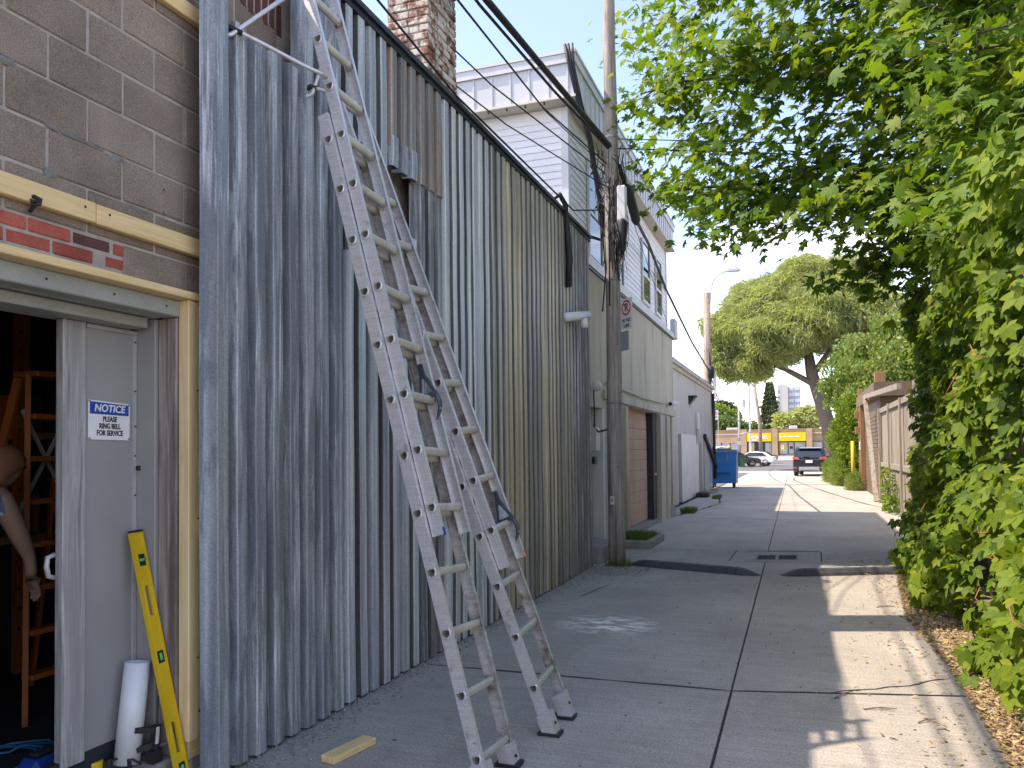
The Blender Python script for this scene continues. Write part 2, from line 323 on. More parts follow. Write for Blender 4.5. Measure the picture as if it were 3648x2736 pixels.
MAT['dark_room'] = pm('dark_interior', (0.02,0.019,0.021), (0.035,0.033,0.034), 2, rough=0.95, bmp=0.2)
MAT['orange'] = pm('orange_rack', (0.30,0.08,0.016), (0.38,0.11,0.024), 5, rough=0.6, bmp=0.1)
MAT['asphalt'] = pm('asphalt', (0.10,0.10,0.10), (0.16,0.158,0.152), 3, rough=0.95, bmp=0.5, bscale=60, speck=0.3)
MAT['dirt'] = pm('dirt', (0.16,0.125,0.085), (0.29,0.24,0.17), 3, rough=1.0, bmp=0.8, bscale=30, bdist=0.02, speck=0.3)
MAT['rubber_bump'] = pm('bump_rubber', (0.035,0.038,0.043), (0.075,0.08,0.086), 6, rough=0.7, bmp=0.4, bscale=60)
MAT['iron'] = pm('cast_iron', (0.035,0.034,0.035), (0.075,0.07,0.068), 14, rough=0.75, metal=0.4, bmp=0.4, bscale=50)
MAT['tar'] = pm('tar', (0.03,0.03,0.03), (0.06,0.06,0.058), 9, rough=0.9, bmp=0.3)
MAT['blue_bin'] = pm('blue_steel', (0.010,0.17,0.44), (0.014,0.21,0.52), 2.5, rough=0.45, bmp=0.06, bscale=6, spots=((0.05,0.05,0.06), 9, 0.72, 0.76))
MAT['green_bin'] = pm('green_plastic', (0.02,0.09,0.04), (0.03,0.12,0.055), 3, rough=0.5, bmp=0)
MAT['brown_metal'] = pm('brown_shutter', (0.115,0.078,0.045), (0.165,0.115,0.07), 3, rough=0.6, bmp=0.05)
MAT['tan'] = pm('tan_stucco', (0.36,0.25,0.155), (0.43,0.31,0.20), 0.8, rough=0.9, bmp=0.1)
MAT['brown_band'] = pm('brown_band', (0.22,0.145,0.09), (0.27,0.185,0.12), 0.8, rough=0.85, bmp=0.1)
MAT['sign_yellow'] = pm('sign_yellow', (0.78,0.46,0.0), (0.86,0.53,0.005), 1.0, rough=0.4, bmp=0)
MAT['shop_glass'] = pm('shop_window', (0.30,0.33,0.33), (0.42,0.45,0.44), 0.8, (1,1,0.5), rough=0.12, bmp=0, spec=0.6)
MAT['white_car'] = pm('white_paint', (0.74,0.74,0.74), (0.79,0.79,0.79), 2, rough=0.22, bmp=0, spec=0.6)
MAT['suv_paint'] = pm('dark_blue_grey_paint', (0.022,0.026,0.034), (0.03,0.034,0.043), 2, rough=0.18, metal=0.3, bmp=0, spec=0.7)
MAT['dark_paint'] = pm('black_paint', (0.012,0.012,0.015), (0.02,0.02,0.023), 2, rough=0.2, bmp=0, spec=0.7)
MAT['silver_trim'] = pm('silver_trim', (0.36,0.35,0.34), (0.42,0.41,0.40), 4, rough=0.35, metal=0.5, bmp=0)
MAT['tail_red'] = pm('tail_lamp', (0.42,0.03,0.03), (0.58,0.10,0.09), 12, rough=0.15, bmp=0, spec=0.7)
MAT['car_glass'] = pm('tinted_glass', (0.02,0.024,0.028), (0.035,0.04,0.045), 2, rough=0.06, bmp=0, spec=0.9)
MAT['tyre'] = pm('tyre', (0.012,0.012,0.013), (0.025,0.025,0.026), 8, rough=0.9, bmp=0.2)
MAT['rim'] = pm('alloy_rim', (0.45,0.45,0.46), (0.55,0.55,0.56), 6, rough=0.3, metal=0.8, bmp=0)
MAT['tower'] = pm('tower_concrete', (0.50,0.48,0.44), (0.56,0.54,0.49), 0.3, rough=0.8, bmp=0)
MAT['tower_glass'] = pm('tower_glass', (0.22,0.27,0.33), (0.34,0.39,0.44), 0.25, rough=0.2, bmp=0)
MAT['skin'] = pm('skin', (0.21,0.13,0.085), (0.26,0.16,0.11), 6, rough=0.6, bmp=0.05)
MAT['hair'] = pm('hair', (0.13,0.055,0.025), (0.22,0.10,0.045), 30, (1,1,4), rough=0.6, bmp=0.4)
MAT['shirt'] = pm('blue_print_cloth', (0.03,0.04,0.10), (0.10,0.12,0.20), 14, rough=0.9, bmp=0.2, spots=((0.34,0.37,0.45), 16, 0.55, 0.62))
MAT['trouser'] = pm('dark_cloth', (0.015,0.017,0.026), (0.03,0.033,0.045), 10, rough=0.9, bmp=0.2)
MAT['blue_cord'] = pm('blue_cord', (0.012,0.10,0.22), (0.02,0.14,0.28), 10, rough=0.5, bmp=0)
MAT['blue_tool'] = pm('blue_plastic', (0.01,0.05,0.28), (0.015,0.07,0.34), 10, rough=0.45, bmp=0)
MAT['lamp_white'] = pm('lamp_housing', (0.60,0.60,0.59), (0.68,0.68,0.67), 10, rough=0.4, bmp=0)
MAT['light_grey_metal'] = pm('light_grey_metal', (0.42,0.43,0.43), (0.50,0.51,0.51), 6, rough=0.45, metal=0.3, bmp=0.05)
MAT['bark'] = pm('bark', (0.085,0.065,0.05), (0.19,0.155,0.125), 6, (3,3,0.8), rough=0.95, bmp=1.0, bscale=16, bdist=0.03)
MAT['twig'] = pm('twig', (0.13,0.085,0.055), (0.26,0.19,0.13), 20, rough=0.9, bmp=0.3)
MAT['litter'] = None
def glass_mat(name, tint=(0.55,0.62,0.66), rough=0.02):
    m, t, b = new_mat(name); b.inputs['Base Color'].default_value = (0.02,0.025,0.03,1); b.inputs['Roughness'].default_value = rough
    b.inputs['Specular IOR Level'].default_value = 0.9; b.inputs['IOR'].default_value = 1.6
    n = noise(t, pos_vec(t, (1,1,1)), 0.9, 2, 0.5); bump(t, b, n, 0.02, 0.05); return m
MAT['glass'] = glass_mat('window_glass')
MAT['mirror_glass'] = glass_mat('reflective_glass', rough=0.03); _b = MAT['mirror_glass'].node_tree.nodes['Principled BSDF']; _b.inputs['Metallic'].default_value = 1.0; _b.inputs['Base Color'].default_value = (0.62,0.66,0.64,1)
def leaf_mat(name, cols, trans=0.45, rough=0.45, pscale=0.5, sat=1.0):
    """cols: ramp of leaf colours by random leaf, shifted by a slow noise through the crown"""
    m, t, b = new_mat(name); n = noise(t, pos_vec(t, (1,1,1)), pscale, 3, 0.5)
    r1 = t.nodes.new('ShaderNodeMath'); r1.operation = 'MULTIPLY_ADD'; r1.inputs[1].default_value = 0.62; t.links.new(rnd(t, True), r1.inputs[0])
    r2 = t.nodes.new('ShaderNodeMath'); r2.operation = 'MULTIPLY'; r2.inputs[1].default_value = 0.42; t.links.new(n, r2.inputs[0]); t.links.new(r2.outputs[0], r1.inputs[2])
    ro = t.nodes.new('ShaderNodeMath'); ro.operation = 'MULTIPLY_ADD'; ro.inputs[1].default_value = 0.25; t.links.new(rnd(t), ro.inputs[0]); t.links.new(r1.outputs[0], ro.inputs[2])
    k = len(cols); c = ramp(t, ro.outputs[0], [(0.12+0.8*i/(k-1), cols[i]) for i in range(k)])
    t.links.new(c, b.inputs['Base Color']); b.inputs['Roughness'].default_value = rough; b.inputs['Specular IOR Level'].default_value = 0.2
    tr = t.nodes.new('ShaderNodeBsdfTranslucent'); tcol = mixc(t, 1.0, c, (1.35, 1.3, 0.55), 'MULTIPLY'); t.links.new(tcol, tr.inputs['Color'])
    ms = t.nodes.new('ShaderNodeMixShader'); ms.inputs[0].default_value = trans
    t.links.new(b.outputs[0], ms.inputs[1]); t.links.new(tr.outputs[0], ms.inputs[2])
    t.links.new(ms.outputs[0], t.nodes['Material Output'].inputs['Surface']); return m
MAT['maple'] = leaf_mat('maple_leaf', [(0.030,0.075,0.014), (0.048,0.110,0.017), (0.072,0.155,0.020), (0.11,0.205,0.024), (0.19,0.26,0.03)], 0.46, 0.55)
MAT['ivy'] = leaf_mat('creeper_leaf', [(0.045,0.095,0.016), (0.075,0.145,0.018), (0.115,0.20,0.022), (0.17,0.26,0.026), (0.27,0.31,0.03)], 0.42, 0.6, 0.8)
MAT['willow'] = leaf_mat('willow_leaf', [(0.22,0.275,0.13), (0.30,0.36,0.17), (0.38,0.44,0.22), (0.46,0.51,0.27)], 0.5, 0.7, 0.25)
MAT['bright'] = leaf_mat('lime_leaf', [(0.095,0.176,0.034), (0.162,0.270,0.047), (0.243,0.351,0.054)], 0.4, 0.5, 0.3)
MAT['hedge'] = leaf_mat('hedge_leaf', [(0.074,0.142,0.041), (0.121,0.209,0.054), (0.189,0.270,0.068), (0.284,0.317,0.101)], 0.4, 0.4, 0.4)
MAT['conifer'] = leaf_mat('conifer_needles', [(0.03,0.055,0.03), (0.06,0.085,0.04), (0.11,0.13,0.06)], 0.15, 0.6, 0.4)
MAT['farleaf'] = leaf_mat('far_leaf', [(0.074,0.135,0.047), (0.121,0.189,0.061), (0.176,0.243,0.068)], 0.35, 0.5, 0.3)
MAT['grass'] = leaf_mat('grass_blade', [(0.045,0.10,0.022), (0.08,0.15,0.03), (0.14,0.18,0.05)], 0.35, 0.5, 2)
MAT['litter'] = leaf_mat('dry_litter', [(0.10,0.06,0.03), (0.24,0.16,0.075), (0.40,0.29,0.15), (0.50,0.40,0.24)], 0.1, 0.9, 2)
MAT['gravel'] = leaf_mat('rubble', [(0.17,0.16,0.145), (0.27,0.26,0.24), (0.38,0.365,0.34)], 0.0, 0.95, 2)
# ------------------------------------------------------------------ ground and alley
def alley_mat(name='alley_concrete', k=1.0):
    m, t, b = new_mat(name); v = pos_vec(t, (1,1,1))
    c = ramp(t, noise(t, v, 0.8, 9, 0.62), [(0.3, (0.285,0.272,0.247)), (0.7, (0.40,0.383,0.35))])
    c = mixc(t, 0.30, c, ramp(t, noise(t, pos_vec(t, (0.7,9,1)), 2.6, 6, 0.7), [(0.3, (0.25,0.25,0.25)), (0.7, (0.78,0.78,0.78))]), 'OVERLAY')
    c = mixc(t, 0.34, c, ramp(t, noise(t, v, 75, 3, 0.75), [(0.34, (0.02,0.02,0.02)), (0.66, (1,1,1))]), 'OVERLAY')
    c = mixc(t, bw(t, noise(t, v, 22, 3, 0.6), 0.715, 0.75), c, (0.10,0.095,0.09))                   # dark spots
    c = mixc(t, bw(t, noise(t, v, 46, 2, 0.6), 0.72, 0.745), c, (0.44,0.43,0.40))                   # pale grit
    c = mixc(t, mixc(t, 1.0, bw(t, noise(t, v, 0.5, 5, 0.6), 0.52, 0.7), 0.35, 'MULTIPLY'), c, (0.20,0.195,0.182))   # damp stains
    c = mixc(t, mixc(t, 1.0, bw(t, noise(t, v, 3.2, 8, 0.7), 0.50, 0.66), 0.34, 'MULTIPLY'), c, (0.17,0.165,0.155))               # worn blotches
    c = mixc(t, mixc(t, 1.0, bw(t, noise(t, pos_vec(t, (1.2,0.25,1)), 2.0, 7, 0.65), 0.52, 0.70), 0.30, 'MULTIPLY'), c, (0.19,0.18,0.165))   # tyre tracks along the lane
    c = mixc(t, bw(t, noise(t, v, 13, 2, 0.5), 0.735, 0.76), c, (0.07,0.068,0.065))                  # oil drips
    # spilled white plaster: a patch of its own
    g = t.nodes.new('ShaderNodeNewGeometry'); sx = t.nodes.new('ShaderNodeVectorMath'); sx.operation = 'SUBTRACT'; sx.inputs[1].default_value = (-1.72, 7.35, 0)
    t.links.new(g.outputs['Position'], sx.inputs[0]); mpp = t.nodes.new('ShaderNodeMapping'); mpp.inputs['Scale'].default_value = (1.9, 2.0, 0); mpp.inputs['Rotation'].default_value = (0,0,0.3)
    t.links.new(sx.outputs[0], mpp.inputs[0]); ln = t.nodes.new('ShaderNodeVectorMath'); ln.operation = 'LENGTH'; t.links.new(mpp.outputs[0], ln.inputs[0])
    ring = ramp(t, ln.outputs['Value'], [(0.35, (1,1,1)), (1.0, (0,0,0))])
    pn = bw(t, noise(t, pos_vec(t, (3,7,1)), 1.3, 6, 0.7), 0.47, 0.55); c = mixc(t, mixc(t, 1.0, ring, pn, 'MULTIPLY'), c, (0.80,0.78,0.74))
    # cement dust along the foot of the siding
    s2 = t.nodes.new('ShaderNodeSeparateXYZ'); t.links.new(g.outputs['Position'], s2.inputs[0])
    ad2 = t.nodes.new('ShaderNodeMath'); ad2.operation = 'MULTIPLY_ADD'; ad2.inputs[1].default_value = 0.9; t.links.new(noise(t, v, 2.2, 6, 0.65), ad2.inputs[0]); t.links.new(s2.outputs['X'], ad2.inputs[2])
    dustm = ramp(t, ad2.outputs[0], [(0.0, (0,0,0)), (1.0, (0,0,0))])
    mr2 = t.nodes.new('ShaderNodeMapRange'); mr2.inputs['From Min'].default_value = -1.98; mr2.inputs['From Max'].default_value = -2.22; t.links.new(ad2.outputs[0], mr2.inputs['Value'])
    c = mixc(t, mr2.outputs[0], c, ramp(t, noise(t, v, 30, 4, 0.7), [(0.3, (0.25,0.24,0.22)), (0.7, (0.42,0.405,0.38))]))
    c = mixc(t, 1.0, c, (k*1.03, k, k*0.925), 'MULTIPLY')
    t.links.new(c, b.inputs['Base Color']); b.inputs['Roughness'].default_value = 0.93; b.inputs['Specular IOR Level'].default_value = 0.3
    h = mixc(t, 0.5, noise(t, v, 140, 3, 0.7), noise(t, pos_vec(t, (1,14,1)), 4, 5, 0.6)); bump(t, b, h, 0.35, 0.006); return m
MAT['alley'] = alley_mat(); MAT['alley_pale'] = alley_mat('pale_concrete', 1.16)
g = MB().quad((-400,-300,-0.05),(400,-300,-0.05),(400,700,-0.05),(-400,700,-0.05)).build('ground', MAT['asphalt']); kind(g, 'structure')
al = bpy.data.objects.new('alley', None); col.objects.link(al); kind(al, 'structure'); OFF['alley'] = (0,0,0)
MB().box(-3.4,2.6,-8,62,-0.045,-0.014).build('joint_bed', MAT['tar'], al)
def slab(p, zt=0.0, g_=0.0075):
    p = [Vector((x, y, 0)) for x, y in p]; n = len(p)
    def inset(d):
        out = []
        for i in range(n):
            e0 = (p[i]-p[i-1]).normalized(); e1 = (p[(i+1)%n]-p[i]).normalized(); out.append(p[i] + Vector((-e0.y,e0.x,0))*d + Vector((-e1.y,e1.x,0))*d)
        return out
    q = inset(g_); q2 = inset(g_+0.003)
    mb = MB(); mb.add([(a.x,a.y,-0.03) for a in q] + [(a.x,a.y,zt-0.003) for a in q] + [(a.x,a.y,zt) for a in q2],
           [(i,(i+1)%n,n+(i+1)%n,n+i) for i in range(n)] + [(n+i,n+(i+1)%n,2*n+(i+1)%n,2*n+i) for i in range(n)] + [tuple(range(2*n,3*n))])
    return mb.build('slab', MAT['alley_pale' if min(a.y for a in p) > 13 else 'alley'], al)
SM = lambda y: -0.465 - 0.0055*(y-5.5)                       # the long seam
rows = [-7.5, -0.9, 5.57, 12.02, 13.28, 19.3, 25.6, 31.9, 38.2, 44.5, 50.8, 57.0]
for a, b_ in zip(rows[:-1], rows[1:]):
    XLft, XRgt = -3.3, 2.5; sk = 0.24
    if (a, b_) == (12.02, 13.28):
        slab([(XLft,a),(-1.0,a),(-0.99,b_),(XLft,b_)]); slab([(0.26,a+sk*0.75),(XRgt,a+sk*2.9),(XRgt,b_+sk*2.9),(0.28,b_+sk*0.75)])
        slab([(-1.0,a),(0.26,a+0.18),(0.28,b_+0.28),(-0.99,b_)])
    else:
        slab([(XLft,a),(SM(a),a),(SM(b_),b_),(XLft,b_)]); slab([(SM(a),a),(XRgt,a+sk*2.9),(XRgt,b_+sk*2.9),(SM(b_),b_)])
def strip(pts, w, z=0.004, name='crack'):
    mb = MB(); L = []; Rr = []
    for i, (x, y) in enumerate(pts):
        a = Vector(pts[max(i-1,0)]); b_ = Vector(pts[min(i+1,len(pts)-1)]); d = (b_-a).normalized(); n = Vector((-d.y, d.x))
        ww = w*(0.5+random.random())*(0.35 if i in (0,len(pts)-1) else 1); L.append((x+n.x*ww, y+n.y*ww, z)); Rr.append((x-n.x*ww, y-n.y*ww, z))
    k = len(pts); mb.add(L+Rr, [(i,i+1,k+i+1,k+i) for i in range(k-1)]); return mb.build(name, MAT['tar'], al)
def wig(p, q, n, a): return [(p[0]+(q[0]-p[0])*i/n + random.uniform(-a,a)*(0<i<n), p[1]+(q[1]-p[1])*i/n + random.uniform(-a,a)*(0<i<n)) for i in range(n+1)]
strip(wig((0.10,5.70),(0.36,5.86),5,0.015)+wig((0.40,5.86),(0.95,6.32),9,0.02)[1:], 0.007)
strip([(2.3,22.5),(1.75,25.2),(1.3,28.6),(0.85,32.2),(0.42,36),(0.0,40),(-0.35,44),(-0.30,47.0),(0.05,49.0)], 0.028)  # curved dark line over the far slabs, drawn by the same strip helper
strip(wig((-2.35,8.6),(-2.2,9.6),6,0.02), 0.006)
strip(wig((-3.0,19.0),(-2.25,24.6),14,0.05), 0.03)
strip(wig((-2.25,24.6),(-2.75,29.8),12,0.05), 0.03)
for a_, k_ in ((5.57,1),(19.3,1),(25.6,1),(31.9,1)):
    strip(wig((-2.75,a_),(SM(a_),a_),14,0.003), 0.010, 0.0035, 'joint_filler'); strip(wig((SM(a_),a_),(1.05,a_+0.24*(1.05-SM(a_))),10,0.003), 0.009, 0.0035, 'joint_filler')
# far street, kerb and pavements
road = MB().box(-90,80,62,112,-0.045,-0.02).build('road', MAT['asphalt']); kind(road, 'structure')
MB().prism([(-90,112,-0.04),(-90,112,0.10),(-90,121,0.56),(-90,140,0.62),(-90,140,-0.04)],(0,0,0),(170,0,0)).build('forecourt', MAT['alley'], road)
pv = MB().box(-70,60,57.1,62,-0.045,-0.012).build('pavement', MAT['alley_pale']); kind(pv, 'structure')
for yy in (88.0, 98.0): MB().box(-60,50,yy,yy+0.14,-0.02,-0.014).build('lane_marking', MAT['white_sign'], road)
vg = MB().box(2.5,30,-8,57,-0.045,-0.004).build('garden_soil', MAT['dirt']); kind(vg, 'structure')
sd = MB(); 
sd.add([(0.98,3.0,0.004),(1.2,3.0,0.004),(2.5,3.0,0.004),(2.5,17,0.004),(1.9,17,0.004),(1.42,12.9,0.004),(1.22,10.5,0.004),(1.08,8.4,0.004),(1.16,6.5,0.004),(1.02,4.8,0.004)], [tuple(range(10))])
kind(sd.build('verge_soil', MAT['dirt']), 'structure')
# dry leaf litter and wood chips along the creeper
def litter(N):
    y = rng.uniform(3.2, 12.8, N); edge = np.interp(y, [3.2,4.8,6.5,8.4,10.5,12.9], [0.93,0.98,1.02,0.93,1.08,1.3])
    x = edge - 0.02 + np.abs(rng.normal(0, 0.22, N)); st = rng.random(N) < 0.05; x = np.where(st, edge - np.abs(rng.normal(0, 0.30, N)), x)
    P = np.stack([x, y, 0.006 + rng.random(N)**2*0.03], 1)
    nr = np.stack([rng.normal(0,0.35,N), rng.normal(0,0.35,N), np.ones(N)], 1); a = rng.uniform(0, 6.28, N)
    RM = frames(nr, np.stack([np.cos(a), np.sin(a), np.zeros(N)], 1))
    TV = [(-0.16,-0.5,0),(0.16,-0.5,0),(0.2,0.1,0.05),(0,0.6,0),(-0.2,0.1,0.05)]; TF = [(0,1,2),(0,2,4),(4,2,3)]
    return scatter(TV, TF, P, RM, rng.uniform(0.012, 0.045, N))
V, F = litter(13000); lt = mobj('leaf_litter', npmesh('leaf_litter', V, F, MAT['litter']), None, 'stuff')
lt['label'] = 'dry leaf litter and wood chips along the foot of the creeper'
def pebbles(N, xf, yr, smin, smax):
    y = rng.uniform(*yr, N); x = xf(y, N); s = rng.uniform(smin, smax, N)*(0.4+rng.random(N)**3)
    TV = np.array([(0.5,0,0),(-0.5,0.1,0),(0,0.5,0),(0.1,-0.5,0),(0,0,0.45),(0,0,-0.4)]); TF = [(0,2,4),(2,1,4),(1,3,4),(3,0,4),(2,0,5),(1,2,5),(3,1,5),(0,3,5)]
    a = rng.normal(0,1,(N,3)); b2 = rng.normal(0,1,(N,3)); RM = frames(a, b2)
    return scatter(TV, TF, np.stack([x, y, s*0.25], 1), RM, s)
V1, F1 = pebbles(7000, lambda y, N: -2.78 + np.abs(rng.normal(0, 0.11, N))*np.interp(y, [3,4,6,9,11.2], [1.3,1.1,0.8,1.0,2.4]), (3.0, 11.25), 0.005, 0.020)
V2, F2 = pebbles(1100, lambda y, N: rng.uniform(-2.7, -1.95, N), (10.2, 11.1), 0.006, 0.022)
gv = mobj('gravel', npmesh('gravel', np.concatenate([V1,V2]), np.concatenate([F1, F2+len(V1)]), MAT['gravel']), None, 'stuff')
gv['label'] = 'pale cement rubble along the foot of the metal siding'
V, F = pebbles(700, lambda y, N: rng.uniform(-2.4, 1.0, N), (3.6, 14), 0.006, 0.020)
gr2 = mobj('grit', npmesh('grit', V, F, MAT['litter']), None, 'stuff'); gr2['label'] = 'scattered grit and crumbs on the concrete'

# ------------------------------------------------------------------ left building: block wall, opening, dark interior
XB = -2.94
lb = thing('block_building', 'brown concrete block building with dark open doorway and red brick patch at left', 'building', (XB,1.6,0))
w = MB(); XM = XB+0.006
w.box(XM-0.2,XM, -6,0.9, 0,4.60); w.box(XM-0.2,XM, 0.9,3.30, 2.40,4.60); w.box(XM-0.2,XM, 3.30,11.0, 0,4.60)
w.build('mortar_wall', MAT['mortar'], lb)
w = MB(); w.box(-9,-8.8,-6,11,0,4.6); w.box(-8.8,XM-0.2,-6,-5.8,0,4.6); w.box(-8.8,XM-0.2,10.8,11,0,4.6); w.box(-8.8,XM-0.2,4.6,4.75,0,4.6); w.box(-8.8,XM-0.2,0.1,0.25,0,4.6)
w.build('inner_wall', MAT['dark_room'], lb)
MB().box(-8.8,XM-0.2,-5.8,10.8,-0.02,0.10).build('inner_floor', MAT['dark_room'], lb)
MB().box(-9.05,XM-0.02,-6.05,11.02,4.61,4.72).build('roof', MAT['trim_dark'], lb)
blk = MB().bbox(-0.03,0.012,-0.1895,0.1895,-0.0945,0.0945,0.006).mesh('block'); blk.materials.append(MAT['block'])
half = MB().bbox(-0.03,0.012,-0.092,0.092,-0.0945,0.0945,0.006).mesh('half_block'); half.materials.append(MAT['block'])
U = 0.3905
for kz in range(11, 23):
    z = 0.2*kz + 0.1                                           # course centre
    off = 2.257 + (0 if kz % 2 == 1 else U/2)
    for n in range(-2, 6):
        y0 = off + n*U; yc = y0 + U/2
        if yc - U/2 < 1.5 or yc > 4.05: continue
        if kz == 12 and yc < 3.02: continue                    # brick patch here
        if kz == 11: 
            continue
        if z > 4.15 and yc > 3.62: continue
        dx = random.uniform(-0.003, 0.003)
        piece('block', blk, lb, (XB+dx, yc, z + random.uniform(-0.002,0.002)), (random.uniform(-0.004,0.004), 0, random.uniform(-0.006,0.006)))
for yc, z in ((3.105,2.50),(3.30,2.50)): piece('block', half, lb, (XB, yc, z))
# red bricks over the doorway and at the top of the wall
def brick_mesh(nm, L, mat):
    me = MB().bbox(-0.03,0.010,-L/2,L/2,-0.0275,0.0275,0.005).mesh(nm); me.materials.append(mat); return me
bk = brick_mesh('brick', 0.200, MAT['brick']); bkd = brick_mesh('brick', 0.200, MAT['brick_dark']); bks = brick_mesh('brick', 0.085, MAT['brick'])
for (zc, ys, dk) in ((2.566, [2.257,2.464,2.674,2.890], (2,)), (2.500, [2.155,2.367,2.578,2.791], ()), (2.434, [2.05,2.266,2.475,2.686,2.90], (1,3))):
    for i, y in enumerate(ys): piece('brick', bkd if i in dk else bk, lb, (XB+random.uniform(-.004,.003), y, zc), (0,0,random.uniform(-.01,.01)))
piece('brick', bks, lb, (XB, 2.952, 2.500))
bv = MB().bbox(-0.03,0.010,-0.0275,0.0275,-0.10,0.10,0.005).mesh('brick'); bv.materials.append(MAT['brick_dark'])
for i in range(6):
    for z in (4.26, 4.475): piece('brick', bv if i % 2 else bv, lb, (XB, 3.70+0.066*i, z + (0.0 if i % 2 else 0.012)))
# mortar smears
def smear(y, z, ry, rz, n=11):
    mb = MB(); c = (XB+0.024, y, z); ps = []
    for k in range(n):
        a = 2*math.pi*k/n; rr = random.uniform(0.6,1.15); ps.append((XB+0.013, y+ry*rr*math.cos(a), z+rz*rr*math.sin(a)))
    mb.add([c]+ps, [(0,1+k,1+(k+1)%n) for k in range(n)]); mb.build('mortar_smear', MAT['mortar_grey'], lb, smooth=True)
for a in ((2.47,3.003,0.06,0.012),(2.57,3.0,0.08,0.010),(2.68,2.998,0.07,0.012),(2.46,2.80,0.035,0.035),(2.80,2.985,0.05,0.02),(2.27,3.19,0.04,0.02),(2.90,2.79,0.05,0.012)): smear(*a)
# bolts and old wire stub on the face
for y, z in ((3.09,2.93),(3.09,2.815)): MB().cyl((XB+0.01,y,z),(XB+0.03,y,z),0.006,n=8).build('screw', MAT['steel'], lb)
MB().tube([(XB+0.02,2.345,2.66),(XB+0.06,2.35,2.67),(XB+0.07,2.37,2.66),(XB+0.07,2.365,2.64),(XB+0.05,2.35,2.635),(XB+0.06,2.335,2.65),(XB+0.07,2.36,2.655),(XB+0.03,2.352,2.61)],0.008,6).build('wire_stub', MAT['cable'], lb, smooth=True)
# timber strips fixed to the wall
def board(nm, b, mat, par, r=0.004): return MB().bbox(*b, r).build(nm, mat, par)
board('timber_strip', (XB+0.013,XB+0.052,1.4,2.658,2.645,2.733), MAT['pine_y'], lb)
board('timber_strip', (XB+0.013,XB+0.051,2.662,3.7,2.643,2.731), MAT['pine_y'], lb)
board('timber_strip', (XB+0.013,XB+0.051,1.4,3.7,3.852,3.935), MAT['pine_y'], lb)
board('head_board', (XB-0.02,XB+0.075,1.0,3.40,2.405,2.443), MAT['pine_y'], lb)
board('stud', (XB-0.004,XB+0.060,3.212,3.330,0.195,2.403), MAT['pine_z'], lb)
board('sill_board', (XB-0.10,XB+0.040,3.235,3.60,0.10,0.190), MAT['pine_y'], lb)
board('packing_block', (XB+0.062,XB+0.10,3.28,3.36,1.23,1.31), MAT['pine_y'], lb)
for z in (2.29,1.95,1.30,0.98,0.60,0.33): MB().cyl((XB+0.0595,3.285+0.01*math.sin(z*9),z),(XB+0.0612,3.285+0.01*math.sin(z*9),z),0.006,n=8).build('screw', MAT['ink'], lb)
for y in (2.60,2.73): MB().cyl((XB+0.052,y,2.70),(XB+0.0535,y,2.70),0.006,n=8).build('screw', MAT['ink'], lb)
# painted head of the opening, stepped back
board('flashing', (XB-0.10,XB+0.006,1.0,3.215,2.318,2.400), MAT['grey_paint'], lb, 0.006)
board('head_beam', (XB-0.22,XB-0.105,1.0,3.20,2.318,2.400), MAT['grey_paint'], lb)
board('head_beam', (XB-0.34,XB-0.14,1.0,3.15,2.262,2.314), MAT['grey_paint'], lb)
for y in (2.45,2.80,3.12): MB().cyl((XB+0.006,y,2.36),(XB+0.008,y,2.36),0.006,n=8).build('screw', MAT['ink'], lb)
# right jamb: weathered timber next to grey trim
board('jamb_post', (XB-0.065,XB-0.008,3.200,3.300,0.12,2.316), MAT['old_wood_z'], lb)
board('jamb_post', (XB-0.128,XB-0.070,3.206,3.300,0.12,2.316), MAT['old_wood_z'], lb)
board('jamb_trim', (XB-0.275,XB-0.132,3.190,3.300,0.12,2.316), MAT['door_grey'], lb)
# grey fixed panel with silvered stile
dr = thing('door', 'grey panel door with silvered timber stile beside the dark opening', 'door', (-3.2,2.97,0.2))
board('panel', (-3.235,-3.200,2.885,3.186,0.225,2.262), MAT['door_grey'], dr)
board('stile', (-3.24,-3.188,2.755,2.882,0.19,2.262), MAT['grey_wood_z'], dr, 0.006)
MB().box(-3.199,-3.190,2.886,3.188,2.238,2.256).build('weather_strip', MAT['light_grey_metal'], dr)
MB().box(-3.199,-3.188,3.166,3.186,0.20,2.236).build('weather_strip', MAT['light_grey_metal'], dr)
for z in (2.20,1.95,1.77,1.62,1.42,1.22): MB().cyl((-3.188,3.176,z),(-3.185,3.176,z),0.005,n=8).build('screw', MAT['ink'], dr)
MB().bbox(-3.186,-3.165,3.178,3.214,1.545,1.570,0.003).build('latch', MAT['ink'], dr)
MB().cyl((-3.166,3.192,1.558),(-3.160,3.192,1.558),0.007,n=10).build('latch_keeper', MAT['steel'], dr)
MB().box(-3.245,-3.203,2.62,3.19,0.125,0.222).build('threshold', MAT['trim_dark'], dr)
MB().tube([(-3.235,2.752,1.17),(-3.235,2.715,1.16),(-3.235,2.71,1.12),(-3.235,2.72,1.075),(-3.235,2.752,1.065)],0.012,8).build('handle', MAT['light_grey_metal'], dr, smooth=True)
ns = thing('notice_sign', 'white and blue NOTICE PLEASE RING BELL FOR SERVICE sign on the grey door', 'sign', (-3.196,3.02,1.70))
_y0,_y1,_z0,_z1 = 2.895,3.144,1.702,1.893
nb = MB(); 
nb.add([(-3.196,_y0,_z0),(-3.196,_y1,_z0-0.004),(-3.196,_y1+0.002,_z1-0.012),(-3.196,_y0,_z1),(-3.192,_y0,_z0),(-3.192,_y1,_z0-0.004),(-3.192,_y1+0.002,_z1-0.012),(-3.192,_y0,_z1)],
       [(0,3,2,1),(4,5,6,7),(0,1,5,4),(1,2,6,5),(2,3,7,6),(3,0,4,7)]); nb.build('plate', MAT['white_sign'], ns)
